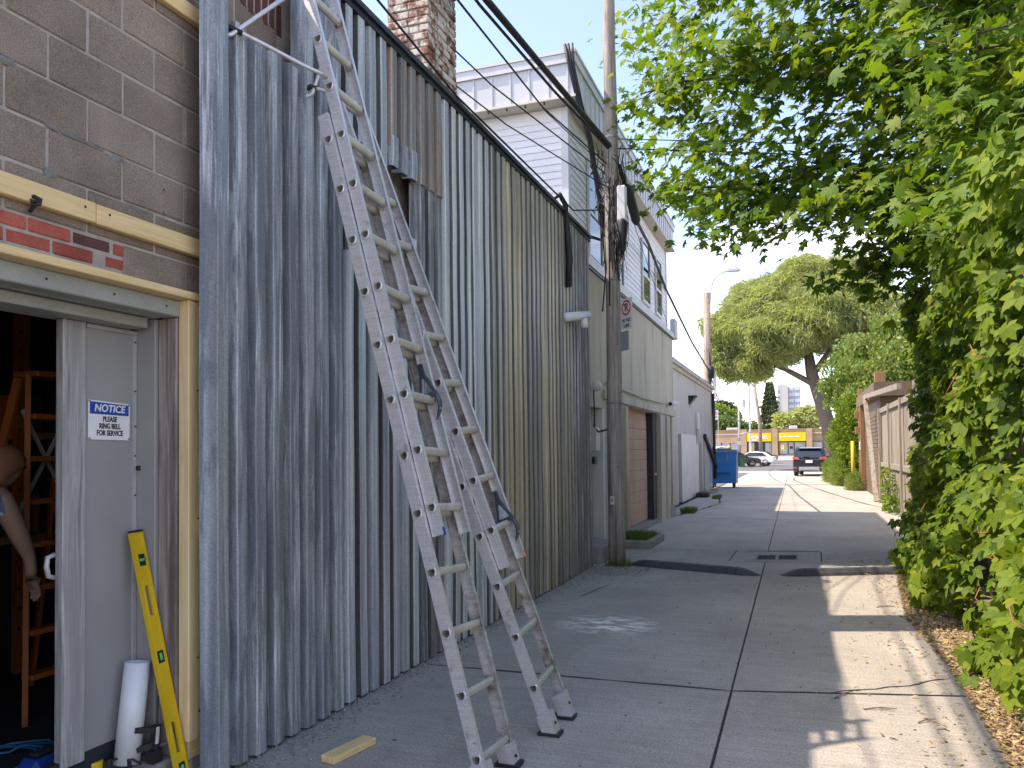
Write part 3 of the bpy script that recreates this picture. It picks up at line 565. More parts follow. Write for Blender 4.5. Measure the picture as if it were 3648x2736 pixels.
MB().add([(-3.1912,_y0+.008,1.826),(-3.1912,_y1-.006,1.820),(-3.1912,_y1-.006,1.874),(-3.1912,_y0+.008,1.885)],[(0,1,2,3)]).build('header_band', MAT['sign_blue'], ns)
text('lettering','NOTICE',0.050,MAT['white_sign'],ns,(-3.1906,3.020,1.852),(0,1,-0.02),(0,0,1),0.0012,0.15,1.0)
for s_, z in (('PLEASE',1.800),('RING BELL',1.766),('FOR SERVICE',1.732)): text('lettering',s_,0.036,MAT['ink'],ns,(-3.1908,3.022,z),(0,1,-0.012),(0,0,1),0.0009,0,0.76)
for y,z in ((_y0+.006,_z0+.006),(_y1-.006,_z0+.004),(_y0+.006,_z1-.006),(_y1-.006,_z1-.018)): MB().cyl((-3.192,y,z),(-3.188,y,z),0.005,n=8).build('rivet', MAT['steel'], ns)
st = MB().bbox(-3.62,-2.96,2.2,3.34,-0.02,0.118,0.012).build('door_step', MAT['concrete_step'], None, (-3.2,2.8,0)); tag(st,'worn concrete step in front of the grey door','step')

# ------------------------------------------------------------------ corrugated metal siding
cs = thing('corrugated_siding', 'tall wall of corrugated galvanised metal sheets with yellowed and dark streaks', 'metal siding', (-2.78,7,0))
PITCH = 0.155; XC = -2.752; XV = -2.822
PROF = [(0.0,0),(0.036,0),(0.052,0.93),(0.058,1),(0.095,0.985),(0.132,1),(0.138,0.93),(0.150,0.05),(0.155,0)]
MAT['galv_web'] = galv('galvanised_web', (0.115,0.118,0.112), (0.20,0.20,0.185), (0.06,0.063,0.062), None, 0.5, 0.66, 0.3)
def sheet(y0, n, z0, z1, mat, dx=0.0, jit=0.004, bend=0.0):
    pts = []
    for i in range(n):
        for (y, h) in PROF[:-1] if i < n-1 else PROF: pts.append((y0+i*PITCH+y, XV+dx+(XC-XV)*h))
    if n == 1: pts = [(y0+y, XV+dx+(XC-XV)*h) for y, h in PROF]
    mb = MB(); nz = max(2, int((z1-z0)/0.5)); k = len(pts); vs = []
    wob = [random.uniform(-0.003,0.003) for _ in range(nz+1)]; tops = [random.uniform(-jit,jit) for _ in range(n+1)]
    for j in range(nz+1):
        for i, (y, x) in enumerate(pts):
            z = z0+(z1-z0)*j/nz; r_ = min(n, i//8)
            if j == nz: z += tops[r_]
            if j == 0: z += tops[r_]*0.6
            vs.append((x + wob[j] + bend*(j/nz)**2, y + 0.5*wob[j], z))
    mb.add(vs, [(j*k+i, j*k+i+1, (j+1)*k+i+1, (j+1)*k+i) for j in range(nz) for i in range(k-1)])
    o = mb.build('metal_sheet', mat, cs)
    if mat in (MAT['galv_olive'], MAT['galv_yellow'], MAT['galv_dark'], MAT['galv_light'], MAT['galv_grey']):   # rib contrast put into the colour: webs darker than crests
        o.data.materials.append(MAT['galv_web']); dark_webs = [random.random() < (0.95 if y0 > 6.9 else 0.45) for _ in range(n)]
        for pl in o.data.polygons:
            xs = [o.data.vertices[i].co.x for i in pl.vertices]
            if max(xs)-min(xs) > 0.012 and dark_webs[min(n-1, int((sum(o.data.vertices[i].co.y for i in pl.vertices)/len(pl.vertices)+OFF['corrugated_siding'][1]-y0)/PITCH))]: pl.material_index = 1
    s_ = o.modifiers.new('thickness','SOLIDIFY'); s_.thickness = 0.0016; s_.offset = 0; return o
P_ = PITCH
sheet(3.216,1,0.02,4.62,MAT['galv_blue'],0.006)
sheet(3.368,4,0.02,3.905,MAT['galv_blue'],0.0,0.008)
sheet(3.986,3,0.015,4.60,MAT['galv_blue'],0.004)
sheet(4.449,2,0.02,2.95,MAT['galv_grey'],0.0); sheet(4.449,2,3.36,4.60,MAT['galv_grey'],0.0)
sheet(4.756,2,0.015,4.60,MAT['galv_grey'],0.004)
sheet(5.064,3,0.02,3.26,MAT['galv_grey'],0.0); sheet(5.064,3,3.86,4.60,MAT['galv_brown'],0.002); sheet(5.068,3,3.71,3.93,MAT['galv_blue'],0.012,0.012)
sheet(5.528,3,0.015,3.76,MAT['galv_dark'],0.0,0.008); sheet(5.528,3,3.72,4.60,MAT['galv_brown'],0.008)
sheet(5.992,4,0.02,4.60,MAT['galv_light'],0.004); sheet(6.609,3,0.015,4.60,MAT['galv_light'],0.0)
sheet(7.072,3,0.02,4.60,MAT['galv_olive'],0.004); sheet(7.534,4,0.015,4.60,MAT['galv_yellow'],0.0)
sheet(8.152,4,0.02,4.60,MAT['galv_olive'],0.004); sheet(8.769,4,0.015,4.60,MAT['galv_yellow'],0.0)
sheet(9.386,4,0.02,4.60,MAT['galv_olive'],0.003); sheet(10.004,6,0.015,4.60,MAT['galv_dark'],0.0)
MB().box(-2.93,XC+0.035,4.03,10.98,4.628,4.668).build('cap_flashing', MAT['trim_dark'], cs)
MB().box(-2.82,XC+0.012,4.03,10.98,4.585,4.626).build('cap_flashing', MAT['trim_dark'], cs)
wd = thing('window', 'small window pane behind the gap in the metal siding reflecting green leaves', 'window', (-2.87,4.55,2.9))
MB().box(-2.895,-2.880,4.38,4.72,2.90,3.42).build('pane', MAT['mirror_glass'], wd)
for b_ in ((-2.90,-2.86,4.36,4.385,2.86,3.45),(-2.90,-2.86,4.715,4.74,2.86,3.45),(-2.90,-2.86,4.385,4.715,2.86,2.90),(-2.90,-2.86,4.385,4.715,3.42,3.45)): MB().box(*b_).build('frame', MAT['grey_paint'], wd)
# ------------------------------------------------------------------ chimney
ch = thing('chimney', 'weathered red brick chimney rising above the metal siding', 'chimney', (-3.35,6.85,4.6))
cx0,cx1,cy0,cy1 = -3.572,-3.135,6.55,7.16
MB().box(cx0+0.012,cx1-0.012,cy0+0.012,cy1-0.012,4.3,7.35).build('mortar_core', MAT['chim_mortar'], ch)
MB().box(cx0-0.03,cx1+0.03,cy0-0.03,cy1+0.03,7.35,7.45).build('cap', MAT['concrete_step'], ch)
def cb(L, axis):
    h = 0.0315
    me = (MB().bbox(-L/2,L/2,-0.045,0.045,-h,h,0.007) if axis == 0 else MB().bbox(-0.045,0.045,-L/2,L/2,-h,h,0.007)).mesh('brick'); me.materials.append(MAT['chim_brick']); return me
CBX = {L: cb(L,0) for L in (0.205,0.095)}; CBY = {L: cb(L,1) for L in (0.205,0.095)}
nr = 0; z = 4.42
while z < 7.32:
    alt = nr % 2; jx = lambda: random.uniform(-0.006,0.006)
    if alt == 0:
        for x in (cx1-0.1025-0.002, cx1-0.32): piece('brick', CBX[0.205], ch, (x+0.0, cy0+0.042+jx(), z), (jx()*2,0,jx()*2))
        for y in (cy0+0.098+0.0475, cy0+0.098+0.095+0.012+0.1025, cy0+0.098+0.095+0.205+0.024+0.1025): piece('brick', CBY[0.205 if y > cy0+0.16 else 0.095], ch, (cx1-0.042+jx(), y, z), (jx(),0,jx()*2))
    else:
        for x, L in ((cx1-0.098-0.0475-0.004,0.095),(cx1-0.305,0.205)): piece('brick', CBX[L], ch, (x, cy0+0.042+jx(), z), (jx()*2,0,jx()*2))
        for y, L in ((cy0+0.1025,0.205),(cy0+0.32,0.205),(cy0+0.53,0.205)): piece('brick', CBY[L], ch, (cx1-0.040+jx(), y, z), (jx(),0,jx()*2))
    z += 0.0745; nr += 1
# ------------------------------------------------------------------ two-storey building: beige below, white clapboard above
XW = -2.98; YN = 11.04; YF = 20.3; XU = -3.10; ZU = 4.46
wb = thing('clapboard_building', 'two storey building with beige stucco ground floor and white clapboard upper floor', 'building', (-5.5,15.5,0))
s_ = MB()
s_.box(-9.5,XW,YN,11.55,0,ZU-0.06); s_.box(-9.5,XW,11.55,12.62,2.30,ZU-0.06); s_.box(-9.5,XW,12.62,14.42,0,ZU-0.06)
s_.box(-9.5,XW,14.42,17.95,2.44,ZU-0.06); s_.box(-9.5,XW,17.95,19.28,0,ZU-0.06); s_.box(-9.5,XW,19.28,19.98,2.44,ZU-0.06); s_.box(-9.5,XW,19.98,YF,0,ZU-0.06)
s_.build('stucco_wall', MAT['stucco'], wb)
MB().box(-9.5,XU-0.02,YN+0.1,YF-0.1,ZU-0.06,6.66).build('upper_wall', MAT['vinyl'], wb)
MB().box(-9.5,XW+0.03,YN-0.01,YF+0.02,ZU-0.062,ZU-0.02).build('drip_trim', MAT['trim_dark'], wb)
MB().box(-9.5,XW+0.045,YN-0.02,YF+0.03,ZU-0.02,ZU+0.10).build('white_trim', MAT['fascia'], wb)
# pilasters around the garage and a lintel ledge
MB().box(XW,XW+0.05,17.97,18.30,0,2.42).build('pilaster', MAT['stucco'], wb); MB().box(XW,XW+0.05,18.92,19.26,0,2.42).build('pilaster', MAT['stucco'], wb)
MB().box(XW,XW+0.045,12.60,YF,2.46,2.60).build('lintel_band', MAT['stucco'], wb)
MB().box(XW,XW+0.05,14.20,14.40,0,2.42).build('pilaster', MAT['stucco'], wb)
# clapboards: one piece per course on each face
CL = 0.1055
def clap(L, axis):
    p = [(0,0),(0.016,0),(0.016,0.012),(0.003,CL+0.01),(0,CL+0.01)]
    if axis == 0: mb = MB().prism([(0,-a,z) for a, z in p], (0,0,0), (L,0,0))
    else: mb = MB().prism([(a,0,z) for a, z in p], (0,0,0), (0,L,0))
    me = mb.mesh('clapboard'); me.materials.append(MAT['vinyl']); return me
cN = clap(6.3, 0); cS = clap(YF-YN-0.3, 1)
nC = int((6.64-ZU-0.1)/CL)
for i in range(nC):
    z = ZU + 0.10 + i*CL
    piece('clapboard', cN, wb, (-9.46, YN+0.10, z)); piece('clapboard', cS, wb, (XU-0.02, YN+0.2, z))
MB().box(XU-0.09,XU+0.012,YN+0.07,YN+0.19,ZU+0.10,6.65).build('corner_post', MAT['win_frame'], wb)
MB().box(XU-0.09,XU+0.012,YF-0.12,YF-0.02,ZU+0.10,6.65).build('corner_post', MAT['win_frame'], wb)
# eaves: soffit, fascia panels with seams, cap
rf = MB().box(-9.6,-2.93,YN-0.15,YF+0.12,6.70,7.30).build('fascia', MAT['fascia'], wb)
MB().box(-9.6,-2.90,YN-0.18,YF+0.15,6.665,6.699).build('soffit', MAT['soffit'], wb)
MB().box(-9.6,-2.885,YN-0.20,YF+0.17,7.301,7.345).build('roof_cap', MAT['fascia'], wb)
MB().box(-9.6,-2.90,YN-0.185,YF+0.15,7.17,7.30).build('roof_cap', MAT['fascia'], wb)
seamx = MB().box(-0.012,0.012,-0.014,0,0,0.468).mesh('seam'); seamx.materials.append(MAT['fascia'])
seamy = MB().box(0,0.014,-0.012,0.012,0,0.468).mesh('seam'); seamy.materials.append(MAT['fascia'])
for i in range(16): piece('seam', seamx, wb, (-3.02-0.29*i, YN-0.15, 6.70))
for i in range(32): piece('seam', seamy, wb, (-2.93, YN-0.05+0.29*i, 6.70))
slot = MB().box(-0.012,0.012,-0.05,0.05,-0.002,0).mesh('soffit_vent'); slot.materials.append(MAT['ink'])
for i in range(12): piece('soffit_vent', slot, wb, (-3.1-0.29*i, YN-0.10, 6.6645), (0,0,0.25))
def window(par, y0, y1, z0, z1, x=XU, mid=None):
    fr = MB()
    for b_ in ((x,x+0.035,y0-0.06,y0,z0-0.06,z1+0.06),(x,x+0.035,y1,y1+0.06,z0-0.06,z1+0.06),(x,x+0.035,y0,y1,z0-0.06,z0),(x,x+0.035,y0,y1,z1,z1+0.06)): fr.box(*b_)
    if mid: fr.box(x,x+0.03,y0,y1,mid-0.03,mid+0.03)
    f = fr.build('window', MAT['win_frame'], par); MB().box(x+0.002,x+0.012,y0,y1,z0,z1).build('pane', MAT['glass'], f)
    return f
window(wb,12.3,13.15,4.72,6.22,mid=5.45); window(wb,14.0,14.85,4.72,6.22,mid=5.45); window(wb,16.9,17.7,4.85,6.1,mid=5.4); window(wb,18.6,19.3,4.85,6.1,mid=5.4)
# garage door (terracotta, coursed) with dark side leaf
MB().box(-3.24,-3.18,14.42,17.52,0.105,2.44).build('garage_door', MAT['terracotta'], wb)
gp = MB().bbox(-0.004,0.010,-0.768,0.768,-0.105,0.105,0.006).mesh('door_panel'); gp.materials.append(MAT['terracotta'])
for i in range(10):
    for j in range(2): piece('door_panel', gp, wb, (-3.178, 15.195+1.545*j, 0.225+0.2165*i))
MB().box(-3.22,-3.03,17.54,17.93,0.105,2.44).build('dark_leaf', MAT['navy'], wb)
MB().box(-3.166,-3.155,14.62,14.82,1.28,1.62).build('paper_notice', MAT['white_sign'], wb)
MB().bbox(-3.028,-3.01,17.6,17.88,1.07,1.11,0.004).build('lock_bar', MAT['light_grey_metal'], wb)
MB().box(-3.9,-2.99,14.42,17.95,-0.01,0.10).build('garage_floor', MAT['concrete_step'], wb)
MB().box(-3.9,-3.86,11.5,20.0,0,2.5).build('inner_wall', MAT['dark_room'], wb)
# near doorway behind the pole
MB().box(-3.20,-3.14,11.56,12.61,0.25,2.29).build('service_door', MAT['stucco_w'], wb)
for b_ in ((-3.14,-2.96,11.552,11.66,0.2,2.295),(-3.14,-2.96,12.50,12.615,0.2,2.295)): MB().box(*b_).build('door_jamb', MAT['white_patch'], wb)
MB().box(-3.10,-3.03,11.72,11.79,0.25,2.28).build('door_jamb', MAT['old_wood_z'], wb)
MB().bbox(-3.06,-2.94,11.86,12.00,1.42,1.53,0.008).build('hasp', MAT['ink'], wb)
MB().box(-3.30,-3.02,19.30,19.97,0.28,2.43).build('side_door', MAT['stucco'], wb)
MB().box(-3.30,-2.92,19.26,20.0,-0.01,0.27).build('side_step', MAT['concrete_step'], wb)
MB().bbox(-3.18,-2.70,11.28,12.30,-0.01,0.24,0.02).build('entry_step', MAT['concrete_step'], wb)
mt = thing('meter_box', 'grey electrical meter box with black cables beside the doorway', 'meter box', (-2.93,12.2,1.7))
MB().bbox(-2.98,-2.86,11.62,11.92,1.62,1.97,0.01).build('box', MAT['light_grey_metal'], mt)
MB().tube([(-2.92,11.77,1.97),(-2.92,11.80,2.2),(-2.94,11.85,2.45),(-2.95,11.9,2.55)],0.012,6).build('cable', MAT['cable'], mt, smooth=True)
MB().tube([(-2.90,11.70,1.98),(-2.82,11.62,1.90),(-2.65,11.45,1.93),(-2.58,11.33,2.05),(-2.56,11.3,2.6),(-2.57,11.3,3.4)],0.014,6).build('cable', MAT['cable'], mt, smooth=True)
fl = thing('flood_light', 'round white sensor light on the beige wall by the siding end', 'lamp', (-2.95,11.75,2.6))
MB().cyl((-2.978,11.75,2.60),(-2.94,11.75,2.60),0.06,n=12).build('base', MAT['lamp_white'], fl)
MB().lathe([(0,-0.09),(0.045,-0.085),(0.075,-0.03),(0.075,0.03),(0.06,0.075),(0,0.08)],(-2.88,11.80,2.60),14,1).build('bulb', MAT['lamp_white'], fl, smooth=True)
sm = thing('security_camera', 'small white security camera at the far corner of the beige wall', 'camera', (-2.93,19.4,2.72))
MB().cyl((-2.98,19.35,2.76),(-2.86,19.35,2.74),0.02,n=8).build('bracket', MAT['lamp_white'], sm)
MB().cyl((-2.88,19.15,2.72),(-2.80,19.50,2.75),0.055,n=12).build('body', MAT['lamp_white'], sm, smooth=True)
MB().cyl((-2.885,19.13,2.718),(-2.88,19.15,2.72),0.04,n=12).build('lens', MAT['ink'], sm)
cdt = MB().tube([(-2.94,12.7,2.72),(-2.94,14,2.70),(-2.94,16,2.67),(-2.94,18,2.69),(-2.94,19.35,2.74)],0.018,6).build('conduit', MAT['stucco'], None, (-2.94,12.7,2.7), True); tag(cdt,'thin painted conduit running along the beige wall to the security camera','conduit')
ub = MB().bbox(-3.05,-2.90,20.36,20.75,4.45,4.95,0.02).build('vent_box', MAT['fascia'], None, (-2.97,20.5,4.45)); tag(ub,'grey vent box at the far upper corner of the clapboard building','vent')

# ------------------------------------------------------------------ low off-white building beyond
XL = -3.45
lw = thing('low_building', 'low off-white stucco building with moulded cornice behind the blue bin', 'building', (-6,27,0))
s_ = MB(); s_.box(-11,XL,20.32,24.3,0,4.0); s_.box(-11,XL,24.3,25.0,2.1,4.0); s_.box(-11,XL,25.0,29.4,0,4.0); s_.box(-11,XL,29.4,30.4,2.15,4.0); s_.box(-11,XL,30.4,34.2,0,4.0)
s_.build('stucco_wall', MAT['stucco_w'], lw)
MB().box(XL,XL+0.012,25.0,29.38,0,2.12).build('white_patch', MAT['white_patch'], lw)
MB().box(-11,XL+0.06,20.34,34.3,4.0,4.12).build('cornice', MAT['stucco'], lw); MB().box(-11,XL+0.13,20.34,34.4,4.12,4.22).build('cornice', MAT['stucco_w'], lw); MB().box(-11,XL+0.10,20.34,34.37,4.22,4.27).build('roof_edge', MAT['trim_dark'], lw)
MB().box(-3.75,-3.60,24.32,24.98,0.05,2.09).build('side_door', MAT['stucco'], lw); MB().box(-3.75,-3.62,29.42,30.38,0.05,2.14).build('grey_door', MAT['door_grey'], lw)
MB().bbox(-3.62,-3.57,29.5,29.56,1.0,1.06,0.01).build('door_knob', MAT['steel'], lw)
MB().box(XL,XL+0.03,31.0,33.9,0,1.95).build('metal_panel', MAT['galv_grey'], lw)
MB().box(-5.2,-4.2,31.5,33.6,4.27,4.85).build('roof_unit', MAT['trim_dark'], lw)
dp = MB().tube([(-3.36,34.0,3.95),(-3.34,34.0,3.2),(-3.34,34.0,2.0),(-3.34,34.05,0.4)],0.06,8).build('downpipe', MAT['black'], None, (-3.34,34,0.4), True); tag(dp,'black downpipe on the corner of the low off-white building','downpipe')
lp = MB().beam((-3.38,30.9,2.15),(-3.30,34.3,0.9),0.10,0.14).build('leaning_plank', MAT['black'], None, (-3.35,32,0)); tag(lp,'black plank leaning across the low building wall toward the blue bin','plank')
wl = thing('wall_lamp', 'dark wedge shaped wall lamp high on the low off-white building', 'lamp', (-3.35,27.1,3.2))
MB().prism([(XL,26.85,3.12),(XL,26.85,3.42),(-3.18,26.85,3.42)],(0,0,0),(0,0.45,0)).build('shade', MAT['ink'], wl); MB().box(XL,-3.30,26.92,27.23,3.08,3.12).build('diffuser', MAT['lamp_white'], wl)
ub2 = thing('utility_meter', 'white utility meter stack beside the grey door of the low building', 'meter', (XL+0.1,28.9,2.2))
MB().bbox(XL+0.013,XL+0.10,28.75,29.05,2.35,2.95,0.01).build('box', MAT['lamp_white'], ub2); MB().bbox(XL+0.013,XL+0.12,28.72,29.10,1.85,2.32,0.01).build('box', MAT['light_grey_metal'], ub2)
rb = MB().bbox(-3.35,-2.95,27.6,28.3,0.0,0.16,0.03).build('rubble_mound', MAT['black'], None, (-3.1,28,0)); tag(rb,'black flattened crate lying by the low building wall','crate')
pl2 = MB().beam((-3.25,29.3,0.12),(-3.05,31.5,0.05),0.12,0.05).build('scrap_board', MAT['fence_wood'], None, (-3.1,30,0)); tag(pl2,'scrap board on the ground by the grey door of the low building','board')

# ------------------------------------------------------------------ right side: timber fence, brown garage
fn = thing('timber_fence', 'weathered pale timber fence of upright boards with leaning post on the right', 'fence', (2.3,22,0))
fb = MB().bbox(-0.010,0.010,-0.066,0.066,0,2.75,0.003).mesh('board'); fb.materials.append(MAT['fence_wood'])
XF = lambda y: 2.30 - 0.0*(26-y)
for i in range(64):
    y = 26.2 - 0.145*i
    piece('board', fb, fn, (2.33, y, 0.06 + random.uniform(-0.02,0.02)), (random.uniform(-0.008,0.008), 0, 0), (1,1,1))
for z in (2.72, 1.12, 0.18): MB().bbox(2.262,2.318,17.0,26.2,z-0.07,z+0.07,0.005).build('rail', MAT['fence_wood'], fn)
for y in (26.25, 23.6, 20.9, 18.4): MB().bbox(2.215,2.26,y-0.06,y+0.06,0,2.8,0.006).build('post', MAT['fence_wood'], fn)
MB().beam((2.12,26.2,0.0),(2.02,28.3,3.30),0.12,0.12).build('leaning_post', MAT['fence_wood'], fn)
MB().beam((2.05,28.2,3.28),(2.20,20.5,3.05),0.10,0.14).build('header', MAT['fence_wood'], fn)
gg = thing('brown_garage', 'brown garage with roll-up shutter and timber posts beyond the fence', 'garage', (3.5,30.5,0))
MB().box(2.36,7.0,27.0,34.4,0,3.2).build('wall', MAT['brown_metal'], gg); MB().box(2.15,7.1,26.6,34.6,3.2,3.62).build('roof_band', MAT['brown_metal'], gg)
gs = MB().bbox(-0.012,0.018,-2.6,2.6,-0.058,0.058,0.012).mesh('shutter_slat'); gs.materials.append(MAT['brown_metal'])
for i in range(22): piece('shutter_slat', gs, gg, (2.33, 30.1, 0.08+0.124*i))
for y in (33.0, 33.7): MB().bbox(2.16,2.32,y-0.13,y+0.13,0,3.9 if y > 33.5 else 3.55,0.01).build('post', MAT['brown_wood'], gg)
for z in (2.75,2.15): MB().bbox(2.0,2.155,33.1,33.35,z,z+0.28,0.01).build('bracket', MAT['brown_wood'], gg)
MB().bbox(2.10,2.155,32.6,32.75,1.55,1.85,0.01).build('keypad', MAT['lamp_white'], gg)
MB().bbox(2.2,2.5,26.8,27.1,3.62,3.95,0.01).build('post_cap', MAT['brown_wood'], gg)
bo = MB().cyl((2.0,35.0,0),(2.0,35.0,1.9),0.07,n=10).build('bollard', MAT['yellow'], None, (2.0,35,0), True); tag(bo,'yellow painted bollard post at the corner of the brown garage','bollard')

# ------------------------------------------------------------------ foliage templates and creeper
def fan(poly, c=(0,0,0)):
    V = [c]+list(poly); n = len(poly); return np.array(V, float), np.array([(0,1+i,1+(i+1)%n) for i in range(n)])
def maple_leaf():
    half = [(90,.66),(83,.45),(76,.47),(66,.27),(55,.42),(48,.45),(38,.64),(29,.42),(18,.40),(8,.25),(-4,.36),(-16,.50),(-30,.33),(-55,.30)]
    P = [(r*math.cos(R(a)), 0.36+r*math.sin(R(a))) for a, r in half]; P = P + [(0.0,0.10)] + [(-x,y) for x, y in P[:0:-1]]
    V = [(x, y, -0.30*(x*x) - 0.18*(y-0.36)**2*(1 if y > 0.36 else 0.4)) for x, y in P]
    return fan(V, (0,0.36,0.03))
def creeper_leaf():
    Vs = []; Fs = []
    for a, L in ((0,1.0),(48,0.9),(-48,0.9),(98,0.66),(-98,0.66)):
        ca, sa = math.cos(R(a)), math.sin(R(a)); wd_ = 0.27*L
        q = [(0,0.04,0),(wd_*0.8,0.30*L,-0.02),(wd_,0.52*L,-0.05),(wd_*0.55,0.80*L,-0.10),(0,L,-0.17),(-wd_*0.55,0.80*L,-0.10),(-wd_,0.52*L,-0.05),(-wd_*0.8,0.30*L,-0.02)]
        mid = (0,0.5*L,-0.01-0.06); V = [(x*ca+y*sa, -x*sa+y*ca, z) for x, y, z in [mid]+q]; b = len(Vs); Vs += V; n = len(q)
        Fs += [(b,b+1+i,b+1+(i+1)%n) for i in range(n)]
    return np.array(Vs), np.array(Fs)
def oval_leaf(w=0.3): return fan([(0,0,0),(w*.7,.25,.02),(w,.5,.03),(w*.6,.8,.0),(0,1,-.06),(-w*.6,.8,0),(-w,.5,.03),(-w*.7,.25,.02)],(0,.5,-.03))
def spray(n=6, L=1.0, w=0.16, seed=0, droop=0.4):             # clump of narrow leaves
    r_ = np.random.default_rng(seed); Vs = []; Fs = []
    for i in range(n):
        o = r_.normal(0,0.33,3); d = r_.normal(0,0.6,3) + np.array([0,1.0,-droop]); d /= np.linalg.norm(d); s_ = np.cross(d, r_.normal(0,1,3)); s_ /= np.linalg.norm(s_); b = len(Vs)
        l = L*r_.uniform(0.5,1.0); Vs += [o, o+d*l*0.5+s_*w, o+d*l, o+d*l*0.5-s_*w]; Fs += [(b,b+1,b+2),(b,b+2,b+3)]
    return np.array(Vs), np.array(Fs)
ML, ML_F = maple_leaf(); CL_V, CL_F = creeper_leaf()

cp = thing('creeper', 'thick green creeper with reddish stems covering the boundary on the right', 'creeper', (1.9,9,0))
kb = MB().box(2.05,2.20,3.0,17.0,0,2.9).build('backing_fence', MAT['old_wood_z'], cp)
def creeper_pts(N, y0=3.4, y1=17.6):
    y = rng.uniform(y0, y1, N); z = rng.uniform(0.0, 1.0, N)**0.9*3.7
    base = np.interp(y, [3.4,5,8.2,10.5,12.8,14.5,17.6], [1.22,1.25,1.22,1.36,1.50,1.85,2.22])
    lean = np.interp(z, [0,0.25,0.9,1.8,2.6,3.7], [0.0,-0.02,0.12,0.24,0.28,0.12])
    lum = 0.13*np.sin(y*2.3+z*1.7)+0.10*np.sin(y*5.1-z*3.3+1)+0.07*np.sin(z*5+y*1.3)
    x = base + lean*np.interp(y,[3.4,12.8,17.6],[1,1,0.3]) - lum + np.abs(rng.normal(0,0.12,N))
    cut = (y > 13.6) & (z < np.interp(y,[13.6,15.5,17.6],[0.2,1.2,2.2]))
    return np.stack([x,y,z],1)[~cut]
P = creeper_pts(8600)
# outline shoots lying on the ground in front
M_ = 420; yy = rng.uniform(9.5,13.6,M_); P = np.concatenate([P, np.stack([np.interp(yy,[9.5,12.8,13.6],[1.30,1.42,1.8])+rng.normal(0,0.10,M_), yy, rng.random(M_)**2*0.7],1)])
N = len(P); nr_ = np.stack([-0.75+rng.normal(0,0.45,N), -0.35+rng.normal(0,0.5,N), 0.55+rng.normal(0,0.4,N)],1)
tp = np.stack([rng.normal(-0.25,0.4,N), rng.normal(-0.1,0.5,N), -1.0+rng.normal(0,0.35,N)],1)
S = rng.uniform(0.075,0.155,N); RM = frames(nr_, tp)
ang = np.arctan2(P[:,0], P[:,1]); key = -P[:,0]*1.0 + 0.15*rng.random(N) - 0.08*np.abs(P[:,1]-6.5) + S*4; key[(P[:,1] < 4.6) | (ang > R(13.2))] -= 9
top = np.argsort(-key)[:290]; rest = np.setdiff1d(np.arange(N), top)
V, F = scatter(CL_V, CL_F, P[rest], RM[rest], S[rest]); o = mobj('leaves', npmesh('leaves', V, F, MAT['ivy']), cp, 'stuff')
lm = npmesh('leaf', CL_V, CL_F, MAT['ivy'])
for i in top:
    o = bpy.data.objects.new('leaf', lm); col.objects.link(o); o.parent = cp; f = OFF['creeper']
    o.matrix_local = Matrix.Translation(Vector(P[i])-Vector(f)) @ Matrix(RM[i].tolist()).to_4x4() @ Matrix.Scale(float(S[i]),4)
MAT['vine'] = pm('vine_stem', (0.28,0.085,0.05), (0.42,0.16,0.09), 20, rough=0.7, bmp=0.1)
for i in range(46):
    q = creeper_pts(1, 4.5, 13.5)
    if not len(q): continue
    q = Vector(q[0]) - Vector((0.06,0.03,0)); d = Vector((random.uniform(-.25,.05), random.uniform(-.7,.7), random.uniform(-0.7,0.5)))*random.uniform(0.2,0.45)
    MB().tube([q, q+d*0.5+Vector((-0.03,0,-0.03)), q+d], [0.005,0.004,0.0025], 5).build('stem', MAT['vine'], cp, smooth=True)
# ------------------------------------------------------------------ maple overhanging the alley
mp_ = thing('maple_tree', 'large maple with broad lobed leaves overhanging the alley at upper right', 'tree', (2.85,12.6,0))
tk = MB().tube([(2.95,12.7,0),(2.90,12.6,2.2),(2.84,12.5,4.6),(2.70,12.4,7.0),(2.5,12.2,9.5)],[0.30,0.25,0.22,0.18,0.1],12).build('trunk', MAT['bark'], mp_, smooth=True)
limbs = []   # (points, radius)
def limb(p0, p1, r0, sag=0.25, n=7):
    p0, p1 = Vector(p0), Vector(p1); L = (p1-p0).length; pts = []
    for i in range(n+1):
        t = i/n; q = p0.lerp(p1, t) + Vector((random.uniform(-1,1),random.uniform(-1,1),random.uniform(-1,1)))*0.035*L*(0<i<n); q.z += math.sin(t*math.pi)*sag; pts.append(q)
    limbs.append((pts, r0)); return pts
T0 = (2.84,12.5,4.6); T1 = (2.78,12.45,5.9); T2 = (2.70,12.4,7.0)
main = [limb(T0,(-1.55,10.6,5.05),0.075,0.5,10), limb(T1,(-2.0,11.0,6.6),0.075,0.5,10), limb(T0,(0.35,9.6,4.3),0.07,0.35,9), limb(T1,(-0.75,9.9,6.4),0.07,0.5,10),
        limb(T0,(1.75,8.4,3.95),0.06,0.2,8), limb(T2,(-1.3,10.6,7.9),0.07,0.4,10), limb(T2,(0.6,9.4,7.4),0.07,0.3,9), limb((2.9,12.6,3.6),(0.75,10.6,3.85),0.05,0.3,8),
        limb(T1,(1.6,8.2,5.4),0.06,0.3,8), limb((2.9,12.6,3.9),(1.55,9.6,3.6),0.05,0.25,7), limb(T2,(2.0,8.6,7.2),0.06,0.3,8), limb(T0,(-0.75,10.4,4.55),0.05,0.4,9)]
thick = MB().tube([(2.90,12.6,4.0),(2.45,12.0,6.2),(2.1,11.6,8.0),(1.9,11.2,9.5)],[0.17,0.13,0.11,0.07],10)
for b_ in main: pass
leafP = []
